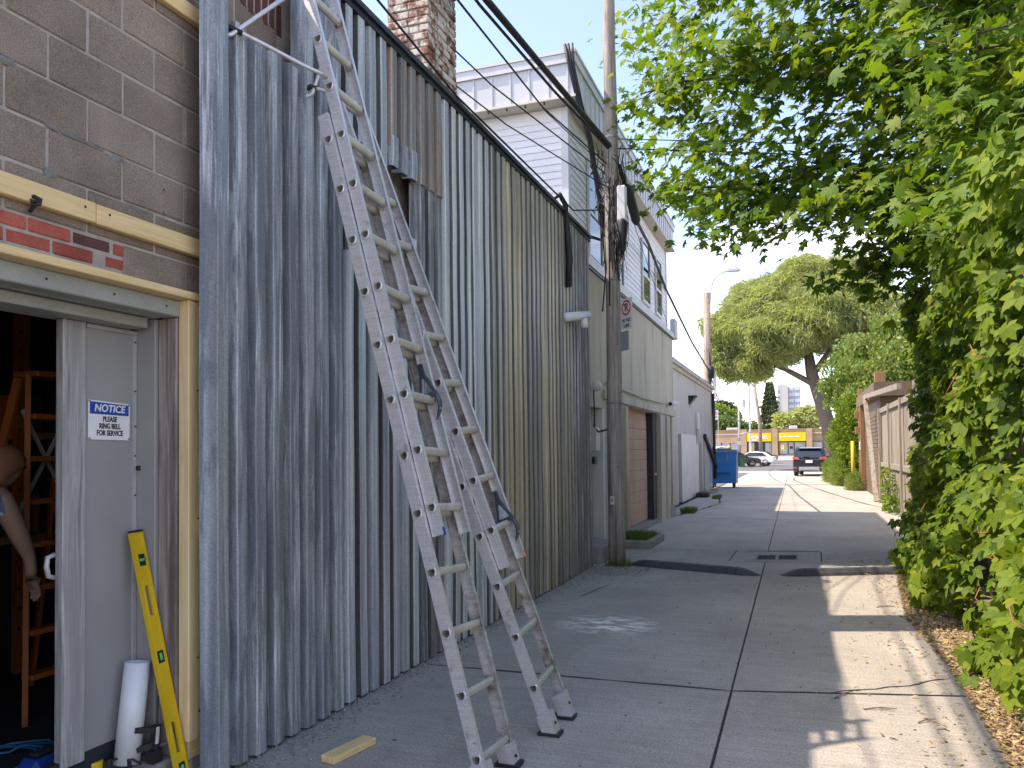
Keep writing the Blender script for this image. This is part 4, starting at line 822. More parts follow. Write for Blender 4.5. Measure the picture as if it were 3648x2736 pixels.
for pts in list(main):
    n = len(pts)
    for i in range(2, n):
        for k in range(3 if i < n-1 else 4):
            q = pts[i-1].lerp(pts[i], random.random()); d = Vector((random.uniform(-1,0.7), random.uniform(-1,0.6), random.uniform(-0.35,0.45))).normalized()*random.uniform(0.35,0.85)
            limb(q, q+d, 0.012, -0.04, 3)
bm_ = MB()
for pts, r0 in limbs: bm_.tube(pts, [r0*(1-0.85*i/(len(pts)-1)) for i in range(len(pts))], 6)
bm_.v += [tuple(v) for v in []]
br = bm_.build('branches', MAT['bark'], mp_, smooth=True); thick.build('limb', MAT['bark'], mp_, smooth=True)
for pts, r0 in limbs:
    if r0 > 0.02:
        for i in range(3, len(pts)):
            for _ in range(9): leafP.append(pts[i-1].lerp(pts[i], random.random()) + Vector((random.gauss(0,.2),random.gauss(0,.2),random.gauss(-.02,.14))))
    else:
        for _ in range(21): leafP.append(pts[random.randint(1,len(pts)-1)] + Vector((random.gauss(0,.17),random.gauss(0,.17),random.gauss(-.05,.12))))
P = np.array([tuple(p) for p in leafP]); P = P[(P[:,1] > 4.8)]
cl = []                                                        # leaf clumps fill the overhanging crown
while len(cl) < 345:
    y = rng.uniform(9.6, 14.2); xl = -0.212*y + 0.10; f_ = rng.random()**0.85; x = xl + (3.6-xl)*f_
    zl = 1.62 + y*(float(np.interp(f_,[0,0.10,0.28,1],[0.36,0.31,0.258,0.185]))+0.02*math.sin(x*3.7+y*2.1)); z = zl + rng.random()**1.1*(y*0.62+1.62-zl)
    if f_ < 0.10 and rng.random() < 0.4: continue
    if math.sin(x*2.7+1)*math.sin(y*1.9)*math.sin(z*2.6+2) < -0.45: continue
    cl.append((x, y, z))
for _ in range(95):                                           # boughs on the right come nearer
    y = rng.uniform(7.4, 10.2); x = rng.uniform(0.9, 3.0); zl = 3.35 + 0.3*max(0, 1.6-x); cl.append((x, y, zl + rng.random()*3.6))
cl = np.array(cl); nl = rng.integers(13, 30, len(cl)); Pf = np.repeat(cl, nl, 0) + rng.normal(0, 1, (nl.sum(),3))*np.array([0.28,0.28,0.17])
P = np.concatenate([P, Pf])
gx = P[:,0]+P[:,2]*0.635; gy = P[:,1]+P[:,2]*0.204; P = P[(gx > 1.45)|(gy > 12.2)]; N = len(P)     # leaves dropped where their shadow would land on the sunlit lane
nr_ = np.stack([-0.35+rng.normal(0,0.5,N), -0.30+rng.normal(0,0.5,N), 0.8+rng.normal(0,0.35,N)],1); a = rng.uniform(0,6.28,N)
tp = np.stack([np.cos(a)*0.8-0.4, np.sin(a)*0.8-0.2, -0.5+rng.normal(0,0.4,N)],1); S = rng.uniform(0.12,0.22,N); RM = frames(nr_, tp)
th_ = np.degrees(np.arctan2(P[:,0], P[:,1])); elv = (P[:,2]-1.62)/np.hypot(P[:,0],P[:,1])
key = S*8 - np.hypot(P[:,0],P[:,1])*0.45 - 0.05*th_; key[(th_ > 12.6)|(elv > 0.53)] -= 9
top = np.argsort(-key)[:290]; rest = np.setdiff1d(np.arange(N), top)
V, F = scatter(ML, ML_F, P[rest], RM[rest], S[rest]); mobj('crown', npmesh('crown', V, F, MAT['maple']), mp_, 'stuff')
lm = npmesh('leaf', ML, ML_F, MAT['maple'])
for i in top:
    o = bpy.data.objects.new('leaf', lm); col.objects.link(o); o.parent = mp_; f = OFF['maple_tree']
    o.matrix_local = Matrix.Translation(Vector(P[i])-Vector(f)) @ Matrix(RM[i].tolist()).to_4x4() @ Matrix.Scale(float(S[i]),4)
print('maple leaves', N)

# ------------------------------------------------------------------ other trees
def blob_points(blobs, per):                                   # blobs: (centre, radii, weight)
    out = []; nrm = []
    for c, r_, wgt in blobs:
        n = int(per*wgt); d = rng.normal(0,1,(n,3)); d /= np.linalg.norm(d,axis=1,keepdims=True)
        lump = 1 + 0.16*np.sin(d[:,0]*5.3+c[0])*np.sin(d[:,1]*4.7+c[1])+0.12*np.sin(d[:,2]*7.1+c[2]*2+d[:,0]*3)
        rr = lump*(1-np.abs(rng.normal(0,0.13,n))); out.append(np.array(c)+d*np.array(r_)*rr[:,None]); nrm.append(d)
    return np.concatenate(out), np.concatenate(nrm)
def foliage_tree(name, label, base, trunk_pts, trunk_r, blobs, per, tmpl, smin, smax, mat, bark='bark', limbs_=(), droop=0.5):
    t = thing(name, label, 'tree', base)
    MB().tube(trunk_pts, trunk_r, 9).build('trunk', MAT[bark], t, smooth=True)
    for a, b_, r_ in limbs_: MB().tube([a, Vector(a).lerp(Vector(b_),0.5)+Vector((0,0,0.2)), b_], [r_,r_*0.75,r_*0.4], 7).build('limb', MAT[bark], t, smooth=True)
    P, D = blob_points(blobs, per); N = len(P); tip = D*0.6 + rng.normal(0,0.5,(N,3)) + np.array([0,0,-droop]); nn = D + rng.normal(0,0.5,(N,3)) + np.array([0,0,0.5])
    V, F = scatter(tmpl[0], tmpl[1], P, frames(nn, tip), rng.uniform(smin,smax,N)); mobj('crown', npmesh('crown', V, F, MAT[mat]), t, 'stuff'); return t
wsp = spray(8, 1.0, 0.085, 3, 0.7)
wil = [((-3.9,64,10.5),(3.0,3,2.6),1.2),((-1.8,65,12.6),(3.3,3,2.4),1.3),((0.8,65,14.0),(3.2,3,2.2),1.2),((3.3,64,12.8),(3.2,3,2.8),1.2),((5.2,63,10.6),(2.6,3,2.6),1),
       ((1.8,62,11.1),(3.0,2.6,2.2),1.1),((-1.2,62,10.0),(2.8,2.6,1.9),1.0),((-5.1,64,8.9),(1.4,2,1.9),0.6),((-3.1,63,8.1),(1.3,2,1.2),0.4),((4.6,62,8.2),(2.0,2,1.8),0.6)]
foliage_tree('willow_tree','big rounded grey-green willow tree beyond the parked car','' or (1.6,62,0),[(2.4,61,0),(1.9,61.5,3.5),(0.9,62.5,7.2),(0.5,63.5,10.5)],[0.62,0.5,0.42,0.25],wil,3400,wsp,0.30,0.62,'willow',
    limbs_=[((1.2,62,6.2),(-3.2,63.5,8.6),0.24),((1.0,62.3,7.0),(3.6,63,10.5),0.24),((0.7,63,8.8),(-1.6,64,12),0.2),((1.6,61.8,4.8),(4.6,62,8.0),0.22),((3.6,60.5,0.0),(4.0,61,7.6),0.34)])
ovs = spray(7, 0.8, 0.17, 5, 0.6)
hed = [((3.4,41,5.6),(2.0,3,1.5),1.1),((5.4,38,6.4),(2.3,2.6,1.5),1.0),((2.7,43,4.6),(1.6,2,1.1),0.7),((4.8,36.5,4.9),(2.2,1.8,1.3),0.9),((3.2,39,3.7),(1.3,1.8,1.3),0.8),((6.5,36,6.6),(2.0,2.4,1.2),0.8)]
foliage_tree('locust_tree','yellow-green tree with drooping leaf sprays above the brown garage',(4.2,40,0),[(4.4,40,0),(4.2,40,3),(4.0,40,5)],[0.22,0.18,0.1],hed,1500,ovs,0.20,0.42,'hedge',limbs_=[((4.2,40,3.2),(2.6,41.5,5.2),0.09),((4.2,40,3.8),(5.8,38,6.2),0.09)])
bsh = [((2.35,37.5,2.7),(1.0,1.6,1.3),1.0),((2.2,40.5,1.9),(0.9,1.8,1.2),1.0),((2.3,36.6,1.3),(0.75,1.0,1.0),0.8),((2.6,45,2.2),(1.2,2.6,1.3),1.0),((2.9,42,3.2),(1.1,2,1.0),0.8),((2.7,35.9,3.2),(0.8,0.9,0.9),0.6)]
def bush(name, label, base, blobs, per, tmpl, smin, smax, mat, cat='shrub', kind_='stuff'):
    t = thing(name, label, cat, base); P, D = blob_points(blobs, per); N = len(P)
    V, F = scatter(tmpl[0], tmpl[1], P, frames(D+rng.normal(0,.5,(N,3))+np.array([0,-0.2,.6]), D+rng.normal(0,.6,(N,3))), rng.uniform(smin,smax,N)); mobj('foliage', npmesh('foliage', V, F, MAT[mat]), t, kind_)
    MB().tube([base,(base[0],base[1],base[2]+0.6)],[0.03,0.02],6).build('stem', MAT['bark'], t); return t
bush('vine_thicket','dense bright green vine thicket between the garage and the dark car',(2.3,40,0),bsh,1900,spray(7,0.7,0.2,8,0.5),0.10,0.24,'ivy')
grs = spray(9, 1.2, 0.05, 9, -0.9)
bush('tall_weeds','pale green tall feathery weeds at the foot of the vine thicket',(1.75,38,0),[((1.75,38.2,0.55),(0.42,1.9,0.75),1),((1.6,41.5,0.5),(0.45,1.6,0.6),0.9)],1500,grs,0.14,0.30,'hedge','weeds')
bush('garage_weeds','small clump of weeds by the yellow bollard',(1.95,33.6,0),[((1.95,33.4,0.28),(0.25,0.8,0.35),1)],420,grs,0.10,0.22,'hedge','weeds')
bush('fence_sapling','small leafy sapling growing against the pale fence',(2.1,22.6,0),[((2.10,22.3,0.45),(0.14,0.5,0.40),1),((2.12,23.0,0.85),(0.12,0.45,0.28),0.7),((2.08,21.6,0.25),(0.16,0.5,0.22),0.8)],120,(oval_leaf(0.28)),0.08,0.17,'ivy')
# spruce
sp = thing('spruce_tree','dark green spruce tree standing behind the yellow signed shop','tree',(-4.9,150,0))
MB().tube([(-4.9,150,0),(-4.9,150,13.2)],[0.35,0.05],8).build('trunk', MAT['bark'], sp, smooth=True)
n = 2600; hz = rng.random(n)**0.8; lay = (hz*15).astype(int)/15; z = 1.4+hz*11.9; rad = (1-hz)**0.85*3.3*(0.55+0.45*rng.random(n))*(0.75+0.25*np.cos((hz*15 % 1)*6.28)); a = rng.uniform(0,6.28,n)
P = np.stack([-4.9+rad*np.cos(a),150+rad*np.sin(a),z-rad*0.22],1); V,F = scatter(*spray(6,0.9,0.12,11,0.3),P,frames(np.stack([rng.normal(0,.3,n),rng.normal(0,.3,n),np.ones(n)],1),np.stack([np.cos(a),np.sin(a),-0.35+0*a],1)),rng.uniform(0.45,0.8,n)); mobj('crown', npmesh('crown',V,F,MAT['conifer']), sp, 'stuff')
fsp = spray(7,0.9,0.22,13,0.3)
foliage_tree('lime_green_tree','lime green leafy tree behind the left end of the shop roof',(-13.6,140,0),[(-13.6,140,0),(-13.5,140,5)],[0.3,0.2],[((-13.6,140,6.9),(2.4,2,2.0),1),((-11.6,141,6.2),(1.8,2,1.7),0.8)],900,fsp,0.45,0.85,'bright')
foliage_tree('round_green_tree','mid green round tree behind the shop near the steel pole',(-10.8,134,0),[(-10.8,134,0),(-10.7,134,4)],[0.3,0.2],[((-11.4,134,5.2),(2.4,2,1.6),1),((-9.9,135,4.9),(1.6,2,1.3),0.7),((-7.4,135,4.6),(1.6,2,1.1),0.6)],900,fsp,0.4,0.75,'farleaf')
foliage_tree('dark_far_tree','distant dark tree rising above the lime green tree',(-17.3,200,0),[(-17.3,200,0),(-17.3,200,9)],[0.4,0.3],[((-17.3,200,11.0),(2.6,2,2.0),1),((-15.6,201,9.6),(2.0,2,1.6),0.7)],700,fsp,0.6,1.0,'conifer')
foliage_tree('willow_side_tree','grey-green tree below the willow in front of the tower',(-0.6,140,0),[(-0.6,140,0),(-0.6,140,4)],[0.3,0.2],[((-1.9,140,5.7),(2.0,2,1.7),0.9),((0.8,141,6.2),(2.4,2,2.2),1)],900,fsp,0.4,0.8,'willow')
# broad belt of trees far off to both sides so the horizon is closed
P, D = blob_points([((x, 190+12*math.sin(x), 5+2.2*math.sin(x*0.7)),(9,5,5.5),1) for x in range(-150,160,13) if not -14 < x < 10],260); N=len(P)
V,F = scatter(*fsp,P,frames(D+np.array([0,0,.5]),rng.normal(0,1,(N,3))),rng.uniform(1.0,2.0,N)); fw = mobj('distant_wood', npmesh('distant_wood',V,F,MAT['farleaf']),None,'stuff'); fw['label']='distant belt of trees on the horizon'
# grass tufts and weeds at the alley edges
def tuft(name, label, c, ex, n, h, group=None):
    P = np.stack([c[0]+rng.uniform(-ex[0],ex[0],n), c[1]+rng.uniform(-ex[1],ex[1],n), np.full(n,c[2])],1); a = rng.uniform(0,6.28,n)
    TV = np.array([(-0.05,0,0),(0.05,0,0),(0.035,0.55,0.10),(-0.035,0.55,0.10),(0,1,0.35)]); TF = [(0,1,2),(0,2,3),(3,2,4)]
    up = np.stack([rng.normal(0,.35,n),rng.normal(0,.35,n),np.ones(n)],1); V,F = scatter(TV,TF,P,frames(np.stack([np.cos(a),np.sin(a),0*a],1),up),rng.uniform(0.5,1.0,n)*h)
    o = mobj(name, npmesh(name,V,F,MAT['grass']),None,'stuff'); o['label'] = label; return o
tuft('planter_grass','short green grass growing inside the kerbed planter',(-2.66,13.75,0.08),(0.26,0.55),1500,0.16)
tuft('corner_grass','grass tuft growing at the foot of the side step',(-2.72,20.9,0),(0.16,0.35),380,0.2)
tuft('seam_grass','grass growing from the crack near the low building',(-2.62,27.2,0),(0.12,0.5),260,0.16)
tuft('pole_weeds','weeds around the foot of the near wooden pole',(-2.42,11.06,0),(0.17,0.10),120,0.13)
tuft('far_pole_weeds','weeds around the foot of the leaning wooden pole',(-3.25,81.7,0),(0.3,0.3),130,0.75)
pk = thing('planter_kerb','low concrete kerb around the grass patch beside the garage door','kerb',(-2.6,13.7,0))
MB().bbox(-2.96,-2.32,13.10,13.22,-0.01,0.13,0.012).build('kerb_stone', MAT['concrete_step'], pk); MB().bbox(-2.43,-2.32,13.225,14.45,-0.01,0.13,0.012).build('kerb_stone', MAT['concrete_step'], pk)
MB().box(-2.97,-2.43,13.225,14.40,0.0,0.08).build('soil', MAT['dirt'], pk)
# ------------------------------------------------------------------ near utility pole, signs, cables
up = thing('utility_pole', 'tall weathered wooden utility pole beside the beige wall', 'utility pole', (-2.474,11.2,0))
pr = []; rr = []
for i in range(15):
    z = -0.05 + i*0.75; pr.append((-2.474+0.006*math.sin(i*1.7), 11.2+0.006*math.cos(i*2.1), z)); rr.append(0.122-0.0045*i*0.75)
MB().tube(pr, rr, 20).build('shaft', MAT['pole_wood'], up, smooth=True)
for z, w_ in ((6.12,0.016),(4.06,0.008),(2.3,0.006)): 
    MB().lathe([(0.128-0.006*z+0.012,-w_),(0.128-0.006*z+0.016,0),(0.128-0.006*z+0.012,w_)],(-2.474,11.2,z),18).build('strap', MAT['steel'], up)
MB().bbox(-2.53,-2.47,11.062,11.075,0.86,0.98,0.003).build('number_tag', MAT['light_grey_metal'], up)
text('tag_mark','B',0.06,MAT['ink'],up,(-2.50,11.0610,0.92),(1,0,0),(0,0,1))
MB().bbox(-2.36,-2.24,11.02,11.14,4.56,5.36,0.012).build('white_box', MAT['lamp_white'], up)
mbs = MB()
for i in range(34):
    a = random.uniform(-2.6,0.6); z0 = random.uniform(4.35,4.95); r_ = random.uniform(0.11,0.17); p = Vector((-2.36+0.06*math.cos(a), 11.05+0.06*math.sin(a), z0))
    mbs.tube([p, p+Vector((random.uniform(-.03,.05),random.uniform(-.06,0),-0.12)), p+Vector((random.uniform(-.05,.02),random.uniform(-.05,.02),-0.28))], 0.006, 4)
mbs.lathe([(0.02,-0.25),(0.05,-0.2),(0.07,0.0),(0.085,0.18),(0.05,0.24)],(-2.30,11.05,4.64),10); mbs.build('splice_bundle', MAT['cable'], up, smooth=True)
tg = MB()
for i in range(44):
    z0 = random.uniform(4.9,6.1); a0 = random.uniform(0,6.28); pts = []
    r_ = random.uniform(0.12,0.2)
    for k in range(6):
        a = a0 + k*random.uniform(0.15,0.4); pts.append((-2.474+r_*math.cos(a)*(1+random.uniform(-.1,.25)), 11.2+r_*math.sin(a)*(1+random.uniform(-.1,.25)), z0-k*random.uniform(0.02,0.16)))
    tg.tube(pts, random.uniform(0.003,0.008), 4)
tg.build('cable_tangle', MAT['cable'], up, smooth=True)
for i in range(7):
    z0 = random.uniform(4.6,6.2); x0 = -2.474+random.uniform(-.1,.1)
    MB().tube([(x0,11.07,z0),(x0+random.uniform(-.04,.04),11.06,z0-0.6),(x0+random.uniform(-.05,.05),11.07,z0-1.2)],random.uniform(.005,.012),5).build('cable', MAT['cable'], up, smooth=True)
ps = thing('no_parking_sign', 'white no parking sign reading IN THIS LANE on the near wooden pole', 'sign', (-2.24,11.0,3.3))
t_ = Vector((0.73,-0.68,0)); n_ = Vector((-0.68,-0.73,0)); c_ = Vector((-2.36,11.10,3.53))+t_*0.16
MB().obox(c_, t_, Vector((0,0,1)), n_, 0.135, 0.215, 0.003).build('plate', MAT['white_sign'], ps)
def disc_ring(c, X, Y, N, r0, r1, n=28):
    mb = MB(); vs = [tuple(c+N*0.0042+(X*math.cos(2*math.pi*k/n)+Y*math.sin(2*math.pi*k/n))*r) for r in (r0,r1) for k in range(n)]
    return mb.add(vs, [(k,(k+1)%n,n+(k+1)%n,n+k) for k in range(n)])
def no_parking(par, c, X, N, s=1.0, words=('IN THIS','LANE')):
    Z = Vector((0,0,1)); cc = c + Z*0.085*s
    text('letter_p','P',0.150*s,MAT['ink'],par,tuple(cc+N*0.0036),X,Z,0.004*s)
    disc_ring(cc,X,Z,N,0.082*s,0.108*s).build('red_ring', MAT['sign_red'], par)
    d = (X-Z).normalized(); MB().obox(cc+N*0.0052,d,N.cross(d),N,0.09*s,0.010*s,0.0006).build('red_bar', MAT['sign_red'], par)
    for i, w_ in enumerate(words): text('lettering',w_,0.070*s,MAT['ink'],par,tuple(c-Z*(0.095+0.072*i)*s+N*0.0036),X,Z,0.002*s,0,0.78)
no_parking(ps, c_, t_, n_)
sb = MB().obox(Vector((-2.36,11.12,3.16))+t_*0.10, t_, Vector((0,0,1)), n_, 0.10,0.135,0.003).build('sign_backplate', MAT['sign_back'], None, (-2.3,11.05,3.1)); tag(sb,'blank grey-green plate hanging below the no parking sign on the near pole','sign')
# overhead cables
def cable(pts, r, label, n=6, sag=0.0, dense=6):
    P_ = []
    for i in range(len(pts)-1):
        a, b_ = Vector(pts[i]), Vector(pts[i+1])
        for k in range(dense): t = k/dense; q = a.lerp(b_, t); q.z -= sag*4*t*(1-t); P_.append(q)
    P_.append(Vector(pts[-1])); o = MB().tube(P_, r, n).build('overhead_cable', MAT['cable'], None, tuple(pts[0]), True); return tag(o, label, 'cable', 'overhead cables')
cable([(-2.47,11.08,5.97),(-2.63,9,5.98),(-2.74,7,5.95),(-2.9,3,6.05),(-3.1,-3,6.35),(-3.2,-14,7.0)],0.036,'thickest black cable bundle rising from the near pole to the top of the picture')
cable([(-2.49,11.08,5.93),(-2.68,9,5.92),(-2.80,7,5.90),(-2.95,3,6.0),(-3.15,-3,6.3),(-3.3,-14,7.0)],0.016,'cable running just under the thickest cable bundle')
cable([(-2.52,11.08,5.72),(-2.90,9.3,5.86),(-3.03,7,6.0),(-3.3,3,6.3),(-3.6,-8,7.2)],0.010,'thin cable reaching the frame top just right of the chimney')
cable([(-2.53,11.08,5.66),(-2.86,9.3,5.80),(-2.99,7,5.93),(-3.2,3,6.2),(-3.5,-8,7.1)],0.006,'thin wire second to the right of the chimney')
cable([(-2.54,11.08,5.58),(-3.30,8.6,5.90),(-3.63,7,6.12),(-4.6,3,6.6),(-6.5,-5,7.6)],0.009,'wire crossing in front of the chimney shaded side')
cable([(-2.55,11.08,5.40),(-3.2,8.8,5.50),(-3.75,7,5.78),(-4.9,3.4,6.3),(-6.8,-4,7.4)],0.008,'wire crossing in front of the chimney sunlit face')
cable([(-2.56,11.08,5.05),(-2.72,10,4.76),(-2.84,6.52,4.82),(-3.0,5.37,5.12),(-3.4,3,5.9),(-4.5,-3,7.6)],0.010,'lowest black wire skimming the top edge of the metal siding')
cable([(-2.42,11.25,6.12),(0.2,12.2,6.02),(3.5,13.2,6.15),(9,15,6.6)],0.007,'upper wire from the near pole into the maple leaves')
cable([(-2.42,11.25,5.98),(0.2,12.2,5.86),(3.5,13.2,5.98),(9,15,6.5)],0.009,'lower wire from the near pole into the maple leaves')
cable([(-2.38,11.32,5.75),(-2.42,12.6,5.36),(-2.80,16,5.80),(-3.08,20,5.66),(-3.45,28,5.35),(-3.80,36.8,5.2)],0.030,'heavy black cable from the near pole to the lamp pole',8)
cable([(-3.80,36.9,5.2),(-4.3,50,2.9+1.2),(-4.6,66,3.9),(-4.0,81.9,5.0)],0.028,'heavy cable sagging from the lamp pole to the leaning pole',8,0.25)
cable([(-2.40,11.3,5.6),(-3.0,20,4.6),(-3.4,29,4.9),(-3.82,36.8,7.3)],0.006,'thin slack wire hanging along the clapboard building')
cable([(-3.78,37,7.6),(1.5,49,7.4),(5.2,60,8.1),(12,78,9)],0.012,'wire from the lamp pole into the willow')
cable([(-3.78,37,8.3),(1.5,49,8.9),(6,60,10),(12,78,12)],0.008,'upper thin wire from the lamp pole across the willow')
cable([(-3.95,36.9,6.4),(-8,33,5.2),(-10,31,4.6)],0.008,'first service wire from the lamp pole to the low roof')
cable([(-3.95,36.9,6.1),(-8,33,4.9),(-10,31,4.4)],0.008,'second service wire from the lamp pole to the low roof')
spc = MB().lathe([(0.02,-0.55),(0.06,-0.48),(0.075,-0.40),(0.075,0.35),(0.05,0.45),(0.02,0.5)],(0,0,0),12)
_q = Vector((-0.03,0.75,-0.25)).to_track_quat('Z','Y').to_matrix().to_4x4(); spc.v = [tuple(_q @ Vector(v) + Vector((-2.38,12.25,5.42))) for v in spc.v]
tag(spc.build('splice_case', MAT['rubber_bump'], None, (-2.38,12.25,5.42), True),'black cylindrical splice case on the heavy cable right of the near pole','splice case')
rs = thing('service_riser','black service conduits dropping from the clapboard eaves to the near pole','conduit',(-2.9,11.7,4))
for dx in (0,0.05,0.11): MB().tube([(-3.03+dx,10.80,7.40),(-2.98+dx*.6,10.84,7.1),(-2.87+dx*.5,10.9,6.55),(-2.80+dx*.4,11.2,6.13),(-2.66+dx*.3,11.45,4.92),(-2.62+dx*.3,11.5,4.0)],0.024-dx*0.08,7).build('conduit', MAT['black'], rs, smooth=True)
hs = MB().tube([(-2.80,9.35,4.72),(-2.74,9.45,4.80),(-2.715,9.6,4.72),(-2.715,9.68,4.4),(-2.70,9.72,4.05),(-2.715,9.70,3.70)],[0.02,0.03,0.035,0.04,0.045,0.04],8).build('hose', MAT['black'], None, (-2.75,9.6,3.7), True); tag(hs,'black hose hanging over the top of the metal siding','hose')
wp = thing('wall_pipe','short white plastic pipe with elbow sticking out of the metal siding','pipe',(-2.68,9.95,3.3))
MB().cyl((-2.75,9.62,3.30),(-2.58,10.15,3.40),0.058,n=14).build('tube', MAT['pvc'], wp, smooth=True); MB().cyl((-2.61,10.03,3.34),(-2.60,10.05,3.22),0.050,n=12).build('elbow', MAT['pvc'], wp, smooth=True)

# ------------------------------------------------------------------ aluminium extension ladders
CELL = 0.05
def D_ring(w=0.046, h=0.044, dep=0.064):                       # hole outline and matching points on the cell rectangle
    out = []; rect = []
    for k in range(16):
        side, f_ = divmod(k, 4); f_ /= 4.0
        c = [(1,-1),(1,1),(-1,1),(-1,-1)]; a_, b_ = c[side], c[(side+1) % 4]; rect.append(((a_[0]+(b_[0]-a_[0])*f_)*dep/2, (a_[1]+(b_[1]-a_[1])*f_)*CELL))
    for (x, y) in rect:
        t = math.atan2(y/CELL, x/(dep/2)); cx, cy = math.cos(t), math.sin(t); out.append((cx*w/2*(1.0 if cy > -0.3 else 0.9), min(cy, 0.62)*h/2*1.15))
    return out, rect
def ladder(name, label, foot, u, width, s0, sp, base_len, fly0, fly1, n_base, fk0, n_fly, tape, stand=None):
    u = Vector(u).normalized(); w = Vector((0.02,1,0)); w = (w - u*w.dot(u)).normalized(); n = w.cross(u)
    if n.x < 0: n = -n
    t = thing(name, label, 'ladder', tuple(Vector(foot)+w*width/2))
    foot = Vector(foot); DEP = 0.064; FL = 0.026
    def pt(s, a, c): return foot + u*s + w*a + n*c              # s along, a across, c outward
    D, RECT = D_ring()
    def rail(a, side, s_from, s_to, rungs, c0, mat, nm):
        """channel rail; web at a, flanges towards side; the web is pierced at each rung"""
        mb = MB(); cuts = [s_from]; 
        for r_ in rungs: 
            if s_from < r_ < s_to: cuts += [r_-0.05, r_+0.05]
        cuts.append(s_to)
        th = 0.003*side
        def q4(s1, s2, c1, c2, a1=a): mb.quad(pt(s1,a1,c1),pt(s1,a1,c2),pt(s2,a1,c2),pt(s2,a1,c1))
        i = 0
        for i in range(0, len(cuts), 2):
            for a1 in (a, a+th): q4(cuts[i], cuts[i+1], c0-DEP/2, c0+DEP/2, a1)
        for r_ in rungs:
            if not s_from < r_ < s_to: continue
            for a1 in (a, a+th):
                m = len(D); vs = [pt(r_+y, a1, c0+x) for x, y in D] + [pt(r_+y, a1, c0+x) for x, y in RECT]
                mb.add(vs, [(k,(k+1)%m,m+(k+1)%m,m+k) for k in range(m)])
        for c in (c0-DEP/2, c0+DEP/2):
            d_ = 0.0028 if c < c0 else -0.0028
            mb.add([pt(s_from,a,c),pt(s_from,a+FL*side,c),pt(s_to,a+FL*side,c),pt(s_to,a,c),pt(s_from,a+th,c+d_),pt(s_from,a+FL*side,c+d_),pt(s_to,a+FL*side,c+d_),pt(s_to,a+th,c+d_)],
                   [(0,1,2,3),(4,7,6,5),(1,5,6,2),(0,4,5,1),(3,2,6,7)])
        # rounded bead down the web like the extruded profile
        return mb.build(nm, mat, t)
    def rung(s, a0, a1, c0):
        m = len(D); mb = MB(); e = 0.0035; vs = []
        for aa in (a0-e, a1+e):
            for (x, y) in D: vs.append(pt(s+y, aa, c0+x))
        for aa in (a0-e, a1+e):
            for (x, y) in D: vs.append(pt(s+y*0.87, aa, c0+x*0.87))
        F = [(k,(k+1)%m,m+(k+1)%m,m+k) for k in range(m)] + [(2*m+k,3*m+k,3*m+(k+1)%m,2*m+(k+1)%m) for k in range(m)]
        F += [(k,2*m+k,2*m+(k+1)%m,(k+1)%m) for k in range(m)] + [(m+k,m+(k+1)%m,3*m+(k+1)%m,3*m+k) for k in range(m)]
        r_ = mb.add(vs, F).build('rung', MAT['rung'], t)
        for aa, sg in ((a0-e,-1),(a1+e,1)):                       # flared collar round the rung end
            vs = [pt(s+y*k_, aa+o_*sg, c0+x*k_) for k_, o_ in ((1.34,-0.0015),(1.16,0.0030),(0.94,0.0030)) for (x,y) in D]
            MB().add(vs, [(i*m+k,i*m+(k+1)%m,(i+1)*m+(k+1)%m,(i+1)*m+k) for i in range(2) for k in range(m)]).build('rung_collar', MAT['alu'], r_)
        return r_
    rb_ = [s0+k*sp for k in range(n_base)]; CB = 0.0; CF = DEP+0.006; INS = 0.026
    rail(0,1,0.05,base_len,rb_,CB,MAT['alu'],'base_rail'); rail(width,-1,0.05,base_len,rb_,CB,MAT['alu_dirty'],'base_rail')
    for s in rb_: rung(s,0,width,CB)
    rf_ = [s0+k*sp+0.012 for k in range(fk0, fk0+n_fly)]
    rail(INS,1,fly0,fly1,rf_,CF,MAT['alu'],'fly_rail'); rail(width-INS,-1,fly0,fly1,rf_,CF,MAT['alu'],'fly_rail')
    for s in rf_: rung(s,INS,width-INS,CF)
    for a in (0.035, width-0.035):                                # swivel feet
        ft = MB(); ft.obox(pt(0.055,a,0),u,w,n,0.075,0.044,0.040); f_ = ft.build('foot', MAT['alu'], t)
        c = pt(0.0,a,0); MB().bbox(c.x-0.075,c.x+0.055,c.y-0.05,c.y+0.05,-0.002+0.004,0.022,0.004).build('foot_pad', MAT['black'], f_)
        q = pt(0.06,a,0.041); MB().cyl(q, q+n*0.006, 0.009, n=8).build('bolt', MAT['ink'], f_)
    # rung lock hanging from the fly beside the right rail
    s = rf_[0] if stand is None else rf_[2]
    for a in (width-0.075,):
        o = pt(s,a,CF); mb = MB(); tri = [(0.150,-0.014),(0.150,0.010),(0.020,0.062),(0.006,0.062),(0.002,-0.040),(0.020,-0.046)]
        mb.prism([o+u*y+n*x for y, x in tri],(0,0,0),w*(-0.020)); mb.tube([o+u*0.012+n*0.056-w*0.01,o-u*0.030+n*0.062-w*0.01,o-u*0.065+n*0.058-w*0.01,o-u*0.10+n*0.040-w*0.01,o-u*0.125+n*0.018-w*0.01],[0.014,0.015,0.013,0.009,0.003],8)
        mb.obox(o+u*0.175-w*0.01,u,w,n,0.03,0.010,0.012); lk = mb.build('rung_lock', MAT['pawl'], t)
        mb = MB(); inner = [(0.115,-0.006),(0.115,0.004),(0.032,0.040),(0.028,-0.030)]; mb.prism([o+u*y+n*x-w*0.0202 for y, x in inner],(0,0,0),w*(-0.002)); mb.build('lock_web', MAT['galv_blue'], lk)
        MB().cyl(o-u*0.075+n*0.066-w*0.02,o-u*0.075+n*0.066-w*0.030,0.006,n=8).build('pin', MAT['steel'], lk)
